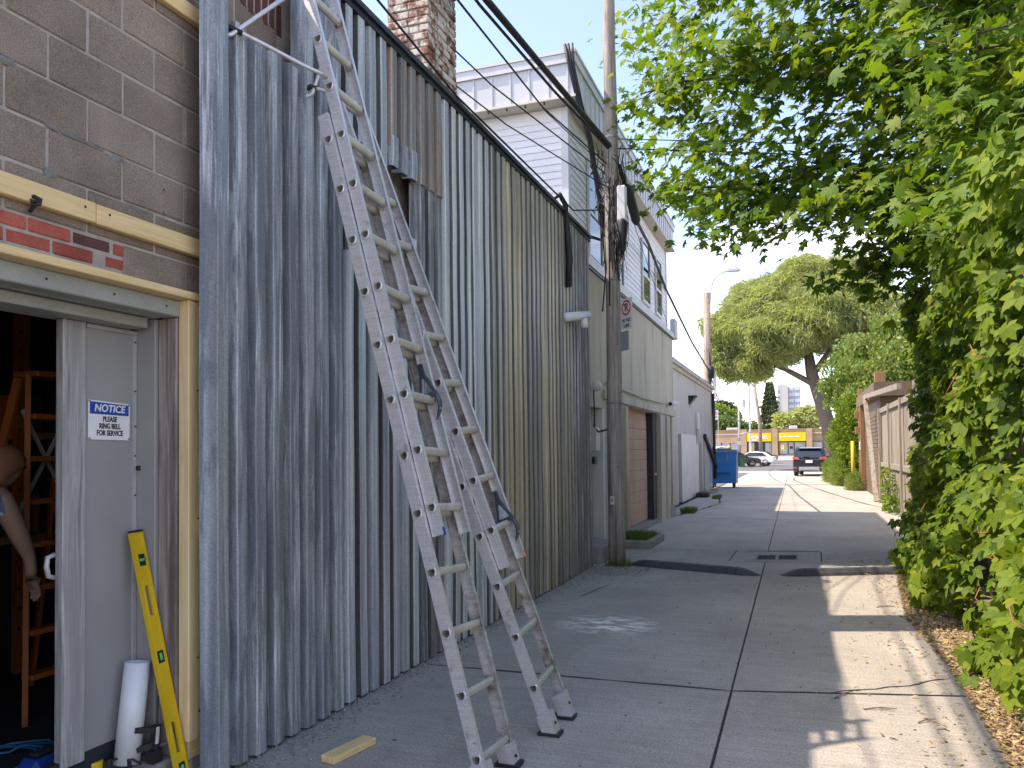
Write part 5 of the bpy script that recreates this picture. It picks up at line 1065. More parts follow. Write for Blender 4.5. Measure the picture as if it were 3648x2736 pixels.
    for (a, s_, m_) in tape:
        MB().obox(pt(s_,a,CF+DEP/2+0.0015),u,w,n,0.022,0.012,0.001).build('tape', MAT[m_], t)
    if stand:                                                     # bent tube stand-off hooks
        for a, tip, sA, sB in stand:
            p0 = pt(sA,a,CF); p1 = pt(sB,a,CF); tip = Vector(tip); mid = (p0-p1); 
            k0 = tip + mid.normalized()*(-0.05) ; k1 = tip + mid.normalized()*0.06
            pin = tip + (tip-(p0+p1)/2).normalized()*0.028
            pts = [p0, p0.lerp(k0,0.25)+Vector((0,0,-0.005)), p0.lerp(k0,0.6), p0.lerp(k0,0.92), k0.lerp(pin,0.6), pin, k1.lerp(pin,0.6), p1.lerp(k1,0.92), p1.lerp(k1,0.6), p1]
            sd_ = MB().tube(pts, 0.0115, 10).build('stand_off', MAT['alu'], t, smooth=True)
            MB().tube([p0.lerp(k0,0.80), p0.lerp(k0,0.92), k0.lerp(pin,0.6)], 0.0145, 10).build('rubber_grip', MAT['black'], sd_, smooth=True)
    return t
ladder('extension_ladder','taller aluminium extension ladder in front with stand-off hooks reaching above the siding',(-1.447,3.566,0),(-0.278,0.059,0.959),0.385,0.152,0.3048,3.66,1.235,5.20,12,4,13,[(0.04,1.25,'blue_tool')],
       stand=[(0.026,(-2.79,3.345,3.83),3.88,4.49),(0.36,(-2.745,4.06,3.80),3.88,4.49)])
ladder('extension_ladder','shorter aluminium extension ladder behind, feet standing farther from the camera',(-1.365,4.376,0),(-0.326,-0.071,0.943),0.375,0.287,0.3048,3.55,0.98,4.14,11,3,10,[(0.345,1.0,'sign_red')])
lk = MB().bbox(-0.17,0.17,-0.045,0.045,0,0.038,0.003); _c = Matrix.Translation((-2.325,3.80,0.002)) @ Matrix.Rotation(R(80),4,'Z'); lk.v = [tuple(_c @ Vector(v)) for v in lk.v]
tag(lk.build('timber_offcut', MAT['pine_y'], None, (-2.325,3.8,0)),'short pale timber offcut lying on the concrete left of the ladders','timber')

# ------------------------------------------------------------------ tools at the doorway
lv = thing('spirit_level','long yellow spirit level leaning in the doorway','spirit level',(-2.95,3.2,0.05))
p0 = Vector((-2.865,3.165,0.02)); p1 = Vector((-3.145,3.138,1.235)); d = (p1-p0); L = d.length; d.normalize(); sw = Vector((0,1,0)); sw = (sw-d*sw.dot(d)).normalized(); nn = sw.cross(d); nn = nn if nn.x > 0 else -nn
mb = MB()
def lvq(s, a, c): return p0 + d*s + sw*a + nn*c
W2 = 0.030
for s1, s2 in ((0,0.15),(0.30,L-0.42),(L-0.27,L)): mb.obox(lvq((s1+s2)/2,0,0), d, sw, nn, (s2-s1)/2, W2, 0.006)
for s1, s2 in ((0.15,0.30),(L-0.42,L-0.27)):
    for sg in (-1,1): mb.obox(lvq((s1+s2)/2,sg*0.021,0), d, sw, nn, (s2-s1)/2, 0.009, 0.006)
mb.obox(lvq(L/2,-W2-0.001,0), d, sw, nn, L/2, 0.006, 0.013); mb.obox(lvq(L/2,W2+0.001,0), d, sw, nn, L/2, 0.004, 0.013)
mb.build('body', MAT['yellow'], lv)
MB().obox(lvq(L+0.006,0,0), d, sw, nn, 0.006, W2+0.005, 0.014).build('end_cap', MAT['ink'], lv)
for s, an in ((0.07,1),(0.62,1),(L-0.14,0)):
    h_ = MB().obox(lvq(s,0,0), d, sw, nn, 0.030, 0.020, 0.0085).build('vial_holder', MAT['ink'], lv)
    a_, b_ = (sw, d) if an else (d, sw); v0 = lvq(s,0,0.009); MB().cyl(v0-b_*0.018, v0+b_*0.018, 0.008, n=10).build('vial', MAT['green_vial'], h_, smooth=True)
pv_ = thing('pvc_pipe','white plastic pipe standing tilted against the grey door','pipe',(-3.15,3.09,0.12))
mb = MB(); a0 = Vector((-3.115,3.055,0.125)); a1 = Vector((-3.11,3.118,0.60)); dd = (a1-a0).normalized(); n_ = 24; ex = dd.orthogonal().normalized(); ey = dd.cross(ex); vs = []
for (cc, rr_) in ((a0,0.060),(a1,0.060),(a1,0.0565),(a0,0.0565)):
    for k in range(n_): t = 2*math.pi*k/n_; vs.append(cc+(ex*math.cos(t)+ey*math.sin(t))*rr_)
mb.add(vs, [(i*n_+k,i*n_+(k+1)%n_,((i+1)%4)*n_+(k+1)%n_,((i+1)%4)*n_+k) for i in range(4) for k in range(n_)]); mb.build('tube', MAT['pvc'], pv_, smooth=True)
for o_ in pv_.children: o_.data.polygons.foreach_set('use_smooth', [i//n_ in (0,2) for i in range(len(o_.data.polygons))])
cl_ = thing('bar_clamp','black bar clamp with pale grip strip leaning beside the white pipe','clamp',(-3.0,3.13,0.12))
MB().beam((-3.00,3.12,0.13),(-3.045,3.185,0.42),0.006,0.018).build('bar', MAT['ink'], cl_)
MB().obox((-3.02,3.14,0.235),(0,0.1,1),(0,1,-0.1),(1,0,0),0.055,0.018,0.016).build('grip', MAT['black'], cl_); MB().obox((-3.001,3.135,0.245),(0,0.1,1),(0,1,-0.1),(1,0,0),0.040,0.009,0.0025).build('grip_strip', MAT['lamp_white'], cl_)
MB().beam((-3.02,3.13,0.27),(-3.06,3.05,0.29),0.022,0.026).build('jaw', MAT['black'], cl_); MB().beam((-3.02,3.12,0.205),(-3.06,3.06,0.19),0.020,0.024).build('trigger', MAT['black'], cl_); MB().obox((-3.005,3.12,0.15),(1,0,0),(0,1,0),(0,0,1),0.02,0.03,0.03).build('jaw', MAT['black'], cl_)
MB().cyl((-3.0,3.15,0.19),(-2.985,3.215,0.195),0.007,n=8).build('spindle', MAT['steel'], cl_)
tm = thing('tape_measure','yellow and black tape measure on the step','tape measure',(-3.235,2.985,0.12))
MB().lathe([(0,0),(0.040,0),(0.042,0.006),(0.042,0.030),(0.038,0.036),(0,0.036)],(-3.225,2.965,0.12),18).build('case', MAT['yellow'], tm); MB().lathe([(0,0.0365),(0.026,0.0365),(0.026,0.039),(0,0.039)],(-3.225,2.965,0.12),16).build('face', MAT['ink'], tm)
MB().bbox(-3.20,-3.17,2.98,3.02,0.12,0.15,0.004).build('mouth', MAT['black'], tm)
sg = thing('safety_glasses','dark safety glasses on the step beside the white pipe','glasses',(-3.11,3.0,0.12))
MB().tube([(-3.19,2.985,0.135),(-3.17,2.99,0.160),(-3.12,3.0,0.165),(-3.10,3.01,0.155),(-3.05,3.03,0.160),(-3.02,3.05,0.135)],0.005,6).build('frame', MAT['ink'], sg, smooth=True)
for x,y in ((-3.145,2.985),(-3.065,3.015)): MB().lathe([(0,0.0),(0.024,0.001),(0.026,0.004),(0,0.005)],(x,y,0.14),12,1).build('lens', MAT['car_glass'], sg)
MB().tube([(-3.19,2.985,0.135),(-3.21,3.04,0.13),(-3.19,3.075,0.125)],0.004,6).build('temple', MAT['ink'], sg, smooth=True)
mk = MB().cyl((-3.26,3.06,0.132),(-3.175,3.03,0.132),0.009,n=10).build('marker_pen', MAT['lamp_white'], None, (-3.2,3.05,0.12), True); tag(mk,'white marker pen lying on the step behind the glasses','marker')
# inside the dark room
ol = thing('orange_stepladder','orange step ladder with flat treads in the dark room','ladder',(-4.3,3.6,0.1))
for y0,y1 in ((3.345,3.475),(3.93,3.80)): MB().beam((-4.15,y0,0.1),(-4.30,y1,2.11),0.03,0.06).build('rail', MAT['orange'], ol)
for i in range(8): 
    z = 0.36+0.25*i; f_ = z/2.1; MB().bbox(-4.20-0.14*f_,-4.11-0.14*f_,3.355+0.125*f_,3.92-0.125*f_,z-0.016,z+0.016,0.004).build('tread', MAT['orange'], ol)
MB().bbox(-4.40,-4.20,3.455,3.82,2.095,2.13,0.006).build('top_cap', MAT['orange'], ol)
for a,b_ in (((-4.33,3.42,1.25),(-4.33,3.78,1.9)),((-4.33,3.82,1.25),(-4.33,3.46,1.9))): MB().beam(a,b_,0.012,0.02).build('brace', MAT['light_grey_metal'], ol)
for y0,y1 in ((3.33,3.475),(3.95,3.80)): MB().beam((-4.85,y0,0.1),(-4.38,y1,2.09),0.025,0.045).build('rear_leg', MAT['orange'], ol)
ru = thing('rack_upright','orange slotted rack upright behind the step ladder','rack',(-5.2,4.2,0.1))
for dy in (0,0.055): MB().box(-5.25,-5.20,4.12+dy,4.16+dy,0.1,4.2).build('upright', MAT['orange'], ru)
for i in range(26): MB().box(-5.199,-5.198,4.132,4.147,0.4+i*0.14,0.425+i*0.14).build('slot', MAT['ink'], ru)
sh = thing('storage_shelf','dim shelf of reddish boxes behind the step ladder','shelf',(-5.4,4.3,0.1))
for z in (1.0,1.75): MB().box(-5.8,-5.3,3.7,4.55,z,z+0.05).build('shelf_board', MAT['brown_wood'], sh)
for i,(y,z,c) in enumerate(((3.85,1.05,'brick'),(4.12,1.05,'dark_room'),(4.36,1.05,'brown_wood'),(3.9,1.8,'brick'),(4.15,1.8,'orange'),(4.38,1.8,'brick_dark'))):
    bx_ = MB().bbox(-5.72,-5.4,y-0.11,y+0.11,z+0.002,z+0.24+0.03*(i%3),0.01).build('carton', MAT[c], None, (-5.55,y,z)); tag(bx_, ['reddish carton at the left of the lower inner shelf','dark carton in the middle of the lower inner shelf','brown carton at the right of the lower inner shelf','reddish carton at the left of the upper inner shelf','orange carton in the middle of the upper inner shelf','dark red carton at the right of the upper inner shelf'][i],'carton')
bcd = thing('power_lead','coiled blue extension cord on the dark room floor','cord',(-3.6,2.7,0.11))
pts = []
for i in range(90):
    a = i*0.32; pts.append((-3.72+0.02*math.sin(i)+ (0.30+0.06*math.sin(i*0.7))*math.cos(a)*0.8, 2.78+(0.30+0.05*math.cos(i*0.5))*math.sin(a)*1.1, 0.115+0.004*(i%7)))
MB().tube(pts+[(-3.45,2.6,0.115),(-3.5,2.2,0.115),(-3.9,1.6,0.115)],0.007,6).build('cord', MAT['blue_cord'], bcd, smooth=True)
bt = thing('blue_tool','blue power tool body on the dark room floor by the stile','power tool',(-3.42,2.85,0.11))
MB().bbox(-3.50,-3.36,2.76,2.96,0.105,0.20,0.03).build('body', MAT['blue_tool'], bt); MB().bbox(-3.46,-3.40,2.80,2.92,0.201,0.225,0.01).build('handle', MAT['black'], bt)
# person in the dark room, bending forward
pe = thing('person','person in blue print top bending forward inside the dark doorway','person',(-3.85,2.72,0.10))
def skin(name, verts, edges, radii, mat, parent, sub=2, root=0):
    me = bpy.data.meshes.new(name); f = OFF[parent.name]; me.from_pydata([(x-f[0],y-f[1],z-f[2]) for x,y,z in verts], edges, []); me.materials.append(mat)
    o = bpy.data.objects.new(name, me); col.objects.link(o); o.parent = parent; m = o.modifiers.new('skin','SKIN'); m.use_smooth_shade = True
    for i, r_ in enumerate(radii):
        sv = me.skin_vertices[0].data[i]; sv.radius = r_ if isinstance(r_, tuple) else (r_, r_); sv.use_root = (i == root)
    s2 = o.modifiers.new('sub','SUBSURF'); s2.levels = sub; s2.render_levels = sub; return o
H_ = (-3.84,2.955,1.56)
bv = [(-3.92,2.70,0.98),(-3.92,2.73,1.16),(-3.92,2.80,1.36),(-3.91,2.85,1.44),(-3.87,2.91,1.50),            # pelvis..neck
      (-3.76,2.90,1.40),(-3.74,2.99,1.20),(-3.73,3.03,1.10),(-3.73,3.04,1.00),                              # near arm
      (-4.08,2.86,1.40),(-4.10,2.84,1.20),(-4.08,2.88,1.02),(-4.08,2.89,0.96),                              # far arm
      (-3.83,2.71,0.90),(-3.82,2.72,0.52),(-3.83,2.67,0.16),(-3.83,2.78,0.12),(-4.01,2.71,0.90),(-4.02,2.70,0.52),(-4.03,2.64,0.16),(-4.03,2.75,0.12)]
be = [(0,1),(1,2),(2,3),(3,4),(3,5),(5,6),(6,7),(7,8),(3,9),(9,10),(10,11),(11,12),(0,13),(13,14),(14,15),(15,16),(0,17),(17,18),(18,19),(19,20)]
br_ = [(0.15,0.11),(0.145,0.105),(0.16,0.11),(0.12,0.09),0.055,0.062,0.048,0.032,0.03,0.062,0.048,0.032,0.03,0.095,0.062,0.045,0.035,0.095,0.062,0.045,0.035]
skin('body', bv, be, br_, MAT['skin'], pe)
for base, dy in (((-3.73,3.045,1.02),1),((-4.08,2.895,0.975),1)):
    bx, by, bz = base; fv = [(bx,by,bz)]; fe = []; fr = [0.030]; fv.append((bx+0.002,by+0.006,bz-0.05)); fe.append((0,1)); fr.append(0.028)
    for k,(ox,ln) in enumerate(((-0.028,0.062),(-0.010,0.072),(0.010,0.068),(0.027,0.052))):
        b0 = len(fv); fv += [(bx+ox,by+0.008,bz-0.075),(bx+ox,by+0.022,bz-0.075-ln*0.55),(bx+ox*0.9,by+0.014,bz-0.075-ln)]; fe += [(1,b0),(b0,b0+1),(b0+1,b0+2)]; fr += [0.0095,0.0085,0.007]
    b0 = len(fv); fv += [(bx-0.035,by+0.02,bz-0.04),(bx-0.045,by+0.035,bz-0.07)]; fe += [(0,b0),(b0,b0+1)]; fr += [0.011,0.008]
    skin('hand', fv, fe, fr, MAT['skin'], pe, 1)
skin('top', [(-3.92,2.70,0.80),(-3.92,2.71,1.0),(-3.92,2.735,1.16),(-3.92,2.805,1.36),(-3.91,2.85,1.43),(-3.78,2.90,1.39),(-3.755,2.93,1.31),(-4.06,2.90,1.39),(-4.09,2.93,1.31)], [(0,1),(1,2),(2,3),(3,4),(4,5),(5,6),(4,7),(7,8)], [(0.185,0.14),(0.18,0.135),(0.17,0.125),(0.178,0.125),(0.12,0.095),0.078,0.07,0.078,0.07], MAT['shirt'], pe, 2, 1)
skin('trousers', [(-3.92,2.70,0.94),(-3.83,2.71,0.86),(-3.82,2.72,0.52),(-3.83,2.67,0.20),(-4.01,2.71,0.86),(-4.02,2.70,0.52),(-4.03,2.64,0.20)], [(0,1),(1,2),(2,3),(0,4),(4,5),(5,6)], [(0.16,0.12),0.108,0.082,0.07,0.108,0.082,0.07], MAT['trouser'], pe, 2, 0)
hd = MB(); nlat, nlon = 14, 18; hv = []
Hm = Matrix.Translation(H_) @ Matrix.Rotation(R(-48),4,'X')
for i in range(nlat+1):
    v_ = math.pi*i/nlat; z = math.cos(v_); r_ = math.sin(v_)
    for j in range(nlon):
        a = 2*math.pi*j/nlon; x = r_*math.sin(a)*0.074; y = r_*math.cos(a)*0.096; zz = z*0.115
        if z < 0: x *= 1+0.30*z; y *= 1+0.18*z
        if y > 0.05 and abs(x) < 0.02 and -0.045 < zz < 0.02: y += 0.018*(1-abs(zz+0.02)/0.04)       # nose
        if y > 0.05 and 0.01 < abs(x) < 0.045 and 0.0 < zz < 0.03: y -= 0.010                            # eye sockets
        hv.append(tuple(Hm @ Vector((x,y,zz))))
hd.add(hv, [(i*nlon+j,i*nlon+(j+1)%nlon,(i+1)*nlon+(j+1)%nlon,(i+1)*nlon+j) for i in range(nlat) for j in range(nlon)]); h_ = hd.build('head', MAT['skin'], pe, smooth=True)
for sx in (-1,1):
    q = Hm @ Vector((sx*0.074,-0.005,-0.01)); MB().lathe([(0,-0.010),(0.022,-0.006),(0.026,0.004),(0,0.008)],tuple(q),10,0).build('ear', MAT['skin'], h_, smooth=True)
    q = Hm @ Vector((sx*0.029,0.080,0.016)); MB().lathe([(0,-0.010),(0.008,-0.006),(0.011,0),(0.008,0.006),(0,0.010)],tuple(q),10,1).build('eye', MAT['ink'], h_, smooth=True)
q = [Hm @ Vector((x,0.082-abs(x)*0.25,-0.058)) for x in (-0.024,-0.01,0,0.01,0.024)]; MB().tube(q,[0.002,0.005,0.006,0.005,0.002],6).build('mouth', MAT['brick'], h_, smooth=True)
hr = MB(); hv = []
for i in range(nlat+1):
    v_ = math.pi*i/nlat*0.72; z = math.cos(v_); r_ = math.sin(v_)
    for j in range(nlon):
        a = 2*math.pi*j/nlon; fr_ = math.cos(a); zc = z if fr_ < 0.45 else max(z, 0.42+0.2*fr_); k_ = 1.12+0.04*math.sin(j*5+i*3)
        rr2 = math.sqrt(max(0,1-zc*zc)); hv.append(tuple(Hm @ Vector((rr2*math.sin(a)*0.078*k_, rr2*math.cos(a)*0.100*k_-0.004, zc*0.121*k_-(0.05 if zc < 0 else 0)))))
hr.add(hv, [(i*nlon+j,i*nlon+(j+1)%nlon,(i+1)*nlon+(j+1)%nlon,(i+1)*nlon+j) for i in range(nlat) for j in range(nlon)]); hr.build('hair', MAT['hair'], pe, smooth=True)
# ------------------------------------------------------------------ speed bumps, drain, twigs
def hump(name, label, a, b_, w=0.115, h=0.085, taper=(0.28,0.28)):
    a, b_ = Vector((*a,0)), Vector((*b_,0)); d = (b_-a).normalized(); s = Vector((-d.y,d.x,0)); L = (b_-a).length
    t = thing(name, label, 'speed bump', tuple((a+b_)/2))
    prof = [(-1,0),(-0.86,0.42),(-0.5,0.9),(-0.2,1),(0.2,1),(0.5,0.9),(0.86,0.42),(1,0)]
    def seg(s0, s1, k0, k1, nm):
        mb = MB(); n = len(prof)
        steps = 5; vs = []
        for i in range(steps+1):
            f_ = i/steps; q = a + d*(s0+(s1-s0)*f_); k = k0+(k1-k0)*f_; k = math.sin(k*math.pi/2)
            for x, z in prof: p = q + s*x*w*(0.55+0.45*k); vs.append((p.x,p.y,0.002+z*h*k))
        mb.add(vs, [(i*n+j,i*n+j+1,(i+1)*n+j+1,(i+1)*n+j) for i in range(steps) for j in range(n-1)] + [tuple(range(n)), tuple(range(steps*n,(steps+1)*n))[::-1]]); return mb.build(nm, MAT['rubber_bump'], t)
    if taper[0]: seg(0, taper[0]-0.006, 0.03, 0.96, 'end_cap')
    seg(taper[0], L-taper[1], 1, 1, 'body')
    if taper[1]: seg(L-taper[1]+0.006, L, 0.96, 0.03, 'end_cap')
    k = 0
    while taper[0]+0.25+k*0.55 < L-taper[1]:
        q = a + d*(taper[0]+0.25+k*0.55) - s*0.03; MB().lathe([(0,0.0),(0.016,0.0),(0.016,0.004),(0,0.004)],(q.x,q.y,h-0.0005),10).build('bolt', MAT['steel' if k % 3 == 0 else 'ink'], t); k += 1
    return t
hump('speed_bump','black rubber speed bump running from the near pole to the centre seam',(-2.32,11.28),(-0.52,10.72))
hump('speed_bump','black rubber speed bump running from the centre seam to the creeper',(-0.25,10.80),(1.75,11.68),taper=(0.28,0))
dg_ = thing('drain_grate','rectangular cast iron drain grate set in the alley behind the speed bumps','drain',(-0.36,12.57,0.0))
def gq(mb, a0, a1, b0, b1, z0, z1):                            # box in the skewed axes of the drain
    f_ = lambda a, b_: (-0.655+0.604*a+0.002*b_, 12.196+0.164*a+0.59*b_)
    (x0,y0),(x1,y1),(x2,y2),(x3,y3) = f_(a0,b0), f_(a1,b0), f_(a1,b1), f_(a0,b1)
    return mb.add([(x0,y0,z0),(x1,y1,z0),(x2,y2,z0),(x3,y3,z0),(x0,y0,z1),(x1,y1,z1),(x2,y2,z1),(x3,y3,z1)],[(0,3,2,1),(4,5,6,7),(0,1,5,4),(1,2,6,5),(2,3,7,6),(3,0,4,7)])
fr = MB()
for q in ((0,1,0,0.06),(0,1,0.94,1),(0,0.05,0.06,0.94),(0.95,1,0.06,0.94),(0.46,0.54,0.06,0.94)): gq(fr,*q,-0.005,0.007)
fr.build('frame', MAT['concrete_step'], dg_); gq(MB(),0.05,0.95,0.06,0.94,0.0008,0.0012).build('sump', MAT['ink'], dg_)
for a0 in (0.05,0.54):
    g_ = MB()
    for i in range(7): gq(g_,a0,a0+0.41,0.08+i*0.125,0.13+i*0.125,0.0018,0.0065)
    for i in range(3): gq(g_,a0+0.1*(i+1),a0+0.1*(i+1)+0.02,0.06,0.94,0.002,0.005)
    g_.build('grate', MAT['iron'], dg_)
for i,(x,y,a,L) in enumerate(((0.18,5.60,1.0,0.22),(0.34,5.42,0.3,0.20),(0.70,8.9,0.5,0.2),(0.62,5.25,0.7,0.14),(0.98,10.3,0.1,0.35),(0.9,4.5,0.4,0.16))):
    dx, dy = math.cos(a)*L, math.sin(a)*L
    o = MB().tube([(x,y,0.006),(x+dx*.5,y+dy*.5+0.01,0.014),(x+dx,y+dy,0.008)],[0.005,0.004,0.002],5); o.tube([(x+dx*.45,y+dy*.45,0.012),(x+dx*.75+0.03,y+dy*.7-0.03,0.012)],[0.003,0.0015],5)
    tag(o.build('twig', MAT['twig'], None, (x,y,0), True), ['forked twig lying on the cross joint of the alley','bent twig just in front of the cross joint','twig in the sun between the speed bump and chimney shadow','short twig in the sunlit strip near the cross joint','long thin twig beside the leaf litter near the speed bump','twig in the sun nearest the camera'][i], 'twig')

# ------------------------------------------------------------------ blue dumpster
dm = thing('dumpster','blue steel dumpster on casters parked by the low building','dumpster',(-3.0,35.2,0))
X0,X1,Y0,Y1,Z0,Z1 = -3.64,-2.50,34.45,35.55,0.20,1.50
b_ = MB(); b_.add([(X0+.03,Y0+.02,Z0),(X1-.03,Y0+.02,Z0),(X1-.03,Y1,Z0),(X0+.03,Y1,Z0),(X0,Y0,Z1),(X1,Y0,Z1),(X1,Y1,Z1-0.0),(X0,Y1,Z1)],[(0,3,2,1),(0,1,5,4),(1,2,6,5),(2,3,7,6),(3,0,4,7)]); b_.box(X0+.02,X1-.02,Y0+.03,Y1-.02,Z1-0.25,Z1-0.24)
b_.build('body', MAT['blue_bin'], dm)
for q in ((X0-.03,X1+.03,Y0-.03,Y0+.02,Z1-.04,Z1+.05),(X0-.03,X1+.03,Y1-.02,Y1+.03,Z1-.04,Z1+.05),(X0-.03,X0+.02,Y0+.02,Y1-.02,Z1-.04,Z1+.05),(X1-.02,X1+.03,Y0+.02,Y1-.02,Z1-.04,Z1+.05)): MB().box(*q).build('rim', MAT['blue_bin'], dm)
MB().add([(X0-.02,Y0-.02,Z1+.06),(X1+.02,Y0-.02,Z1+.055),(X1+.02,Y1,Z1+.10),(X0-.02,Y1,Z1+.10),(X0-.02,Y0-.02,Z1+.075),(X1+.02,Y0-.02,Z1+.07),(X1+.02,Y1,Z1+.115),(X0-.02,Y1,Z1+.115)],[(0,3,2,1),(4,5,6,7),(0,1,5,4),(1,2,6,5),(2,3,7,6),(3,0,4,7)]).build('lid', MAT['black'], dm)
MB().prism([(X0+0.27,Y0-0.01,0.62),(X0+0.27,Y0-0.16,0.66),(X0+0.27,Y0-0.16,0.86),(X0+0.27,Y0-0.01,0.92)],(0,0,0),(0.60,0,0)).build('fork_pocket', MAT['blue_bin'], dm)
MB().box(X0+0.86,X0+0.92,Y0-0.02,Y0+0.01,0.55,0.95).build('rib', MAT['blue_bin'], dm)
MB().tube([(X0+0.76,Y0-0.02,1.46),(X0+0.77,Y0-0.03,1.30),(X0+0.76,Y0-0.03,1.15)],0.018,6).build('chain', MAT['steel'], dm)
for x,y in ((X0+.18,Y0+.15),(X1-.15,Y0+.15),(X0+.18,Y1-.15),(X1-.15,Y1-.15)):
    c_ = MB().cyl((x-.025,y,0.082),(x+.025,y,0.082),0.08,n=14).build('caster', MAT['tyre'], dm); MB().box(x-.04,x+.04,y-.03,y+.03,0.13,0.20).build('fork', MAT['iron'], c_)
tb = thing('trash_bag','white trash bag and wrappers heaped on the dumpster lid','trash bag',(-3.3,35.2,1.6))
def lump(c, r_, seed, nlat=8, nlon=12):
    rr_ = np.random.default_rng(seed); vs = []; 
    for i in range(nlat+1):
        for j in range(nlon):
            v_ = math.pi*i/nlat; a = 2*math.pi*j/nlon; k = 1+rr_.normal(0,0.07); vs.append((c[0]+r_[0]*math.sin(v_)*math.cos(a)*k, c[1]+r_[1]*math.sin(v_)*math.sin(a)*k, c[2]+r_[2]*math.cos(v_)*k))
    return MB().add(vs, [(i*nlon+j,i*nlon+(j+1)%nlon,(i+1)*nlon+(j+1)%nlon,(i+1)*nlon+j) for i in range(nlat) for j in range(nlon)])
lump((-3.15,35.1,1.66),(0.30,0.25,0.10),1).build('bag', MAT['lamp_white'], tb, smooth=True); lump((-2.85,35.2,1.68),(0.10,0.1,0.10),2).build('wrapper', MAT['yellow'], tb, smooth=True); lump((-3.52,35.2,1.72),(0.07,0.1,0.12),3).build('wrapper', MAT['blue_cord'], tb, smooth=True)

# ------------------------------------------------------------------ vehicles (x forward, y left, local axes)
def wheel(par, x, y, r_, wd_, side):
    t_ = MB().lathe([(r_*0.62,-wd_/2),(r_*0.95,-wd_/2),(r_,-wd_/2+0.03),(r_,wd_/2-0.03),(r_*0.95,wd_/2),(r_*0.62,wd_/2)],(x,y,r_),20,1).build('wheel', MAT['tyre'], par, smooth=True)
    rm = MB(); yo = y+side*wd_*0.40; rm.lathe([(0,0),(r_*0.16,0.005*side),(r_*0.18,-0.02*side)],(x,yo,r_),12,1)
    for k in range(7):
        a = 2*math.pi*k/7; rm.beam((x+r_*0.1*math.cos(a),yo-0.01*side,r_+r_*0.1*math.sin(a)),(x+r_*0.6*math.cos(a),yo-0.005*side,r_+r_*0.6*math.sin(a)),0.03,0.06,(0,1,0))
    rm.lathe([(r_*0.56,-wd_*0.3*side),(r_*0.62,0.0),(r_*0.56,0.005*side)],(x,yo,r_),20,1); rm.build('rim', MAT['rim'], t_)
def car(name, label, loc, rotz, prof, cab, Wd, paint, wheels, r_, tum=0.16, zb=0.92, group=None):
    t = thing(name, label, 'car', loc, group, rotz); zt = max(z for x, z in cab)
    def ty(y, z): return y*(1-tum*max(0,(z-zb)/(zt-zb)))
    def loft(pr, nm, mat, shrink=0.035):
        mb = MB(); cx = sum(p[0] for p in pr)/len(pr); cz = sum(p[1] for p in pr)/len(pr); sl = [(-1,1-shrink*2.2),(-0.93,1-shrink*0.5),(-0.6,1),(0.6,1),(0.93,1-shrink*0.5),(1,1-shrink*2.2)]; n = len(pr); vs = []
        for f_, k in sl:
            for x, z in pr:
                zz = cz+(z-cz)*(0.5+0.5*k); vs.append((cx+(x-cx)*k, ty(f_*Wd/2, zz), zz))
        mb.add(vs, [(i*n+j,i*n+(j+1)%n,(i+1)*n+(j+1)%n,(i+1)*n+j) for i in range(len(sl)-1) for j in range(n)] + [tuple(range(n)), tuple(range((len(sl)-1)*n,len(sl)*n))]); return mb.build(nm, mat, t, smooth=False)
    loft(prof, 'body', paint); loft(cab, 'cabin', paint, 0.02)
    for x in wheels:
        for sd in (-1,1): wheel(t, x, sd*(Wd/2-0.11), r_, 0.22, sd)
    return t, ty, zt
sprof = [(-2.22,0.34),(-2.26,0.62),(-2.24,0.95),(-2.16,1.06),(1.0,1.08),(1.9,0.98),(2.2,0.78),(2.25,0.45),(2.15,0.30),(-2.1,0.28)]
scab = [(-2.18,1.04),(-1.98,1.52),(-1.70,1.66),(-0.9,1.70),(0.2,1.67),(1.15,1.06)]
suv, ty, zt = car('parked_suv','dark blue-grey SUV parked at the end of the alley seen from behind',(0.72,51.8,-0.012),R(84),sprof,scab,1.84,MAT['suv_paint'],(-1.35,1.35),0.36)
MB().quad((-2.175,-0.72,1.10),(-2.175,0.72,1.10),(-2.025,0.60,1.48),(-2.025,-0.60,1.48)).build('rear_window', MAT['car_glass'], suv)
for o_ in list(suv.children):
    if o_.name.startswith('rear_window'): o_.location.x -= 0.03
for sd in (-1,1):
    MB().add([(-2.285,sd*0.52,0.98),(-2.25,sd*0.90,1.0),(-2.235,sd*0.90,1.16),(-2.26,sd*0.60,1.12),(-2.20,sd*0.52,0.98),(-1.95,sd*0.925,1.0),(-1.98,sd*0.925,1.16),(-2.18,sd*0.60,1.12)],[(0,1,2,3),(4,7,6,5),(0,4,5,1),(1,5,6,2),(2,6,7,3),(3,7,4,0)]).build('tail_lamp', MAT['tail_red'], suv)
    MB().bbox(-2.30,-2.24,sd*0.78-0.10,sd*0.78+0.10,0.47,0.55,0.01).build('reflector', MAT['tail_red'], suv)
    MB().cyl((-2.30,sd*0.52,0.36),(-2.18,sd*0.52,0.36),0.055,n=12).build('exhaust', MAT['steel'], suv)
    MB().tube([(-1.75,sd*0.72,1.68),(-1.5,sd*0.72,1.73),(0.0,sd*0.72,1.72),(0.2,sd*0.72,1.67)],0.02,6).build('roof_rail', MAT['ink'], suv)
    MB().bbox(0.75,0.95,sd*1.02-0.10,sd*1.02+0.10,1.05,1.22,0.03).build('mirror', MAT['suv_paint'], suv)
    MB().add([(-1.7,sd*0.90,1.12),(0.75,sd*0.90,1.12),(0.15,sd*0.80,1.58),(-1.5,sd*0.80,1.58)],[(0,1,2,3)]).build('side_window', MAT['car_glass'], suv)
MB().bbox(-2.31,-2.24,-0.56,0.56,0.36,0.56,0.02).build('bumper', MAT['silver_trim'], suv); MB().bbox(-2.29,-2.262,-0.19,0.19,0.80,0.95,0.004).build('number_plate', MAT['white_sign'], suv)
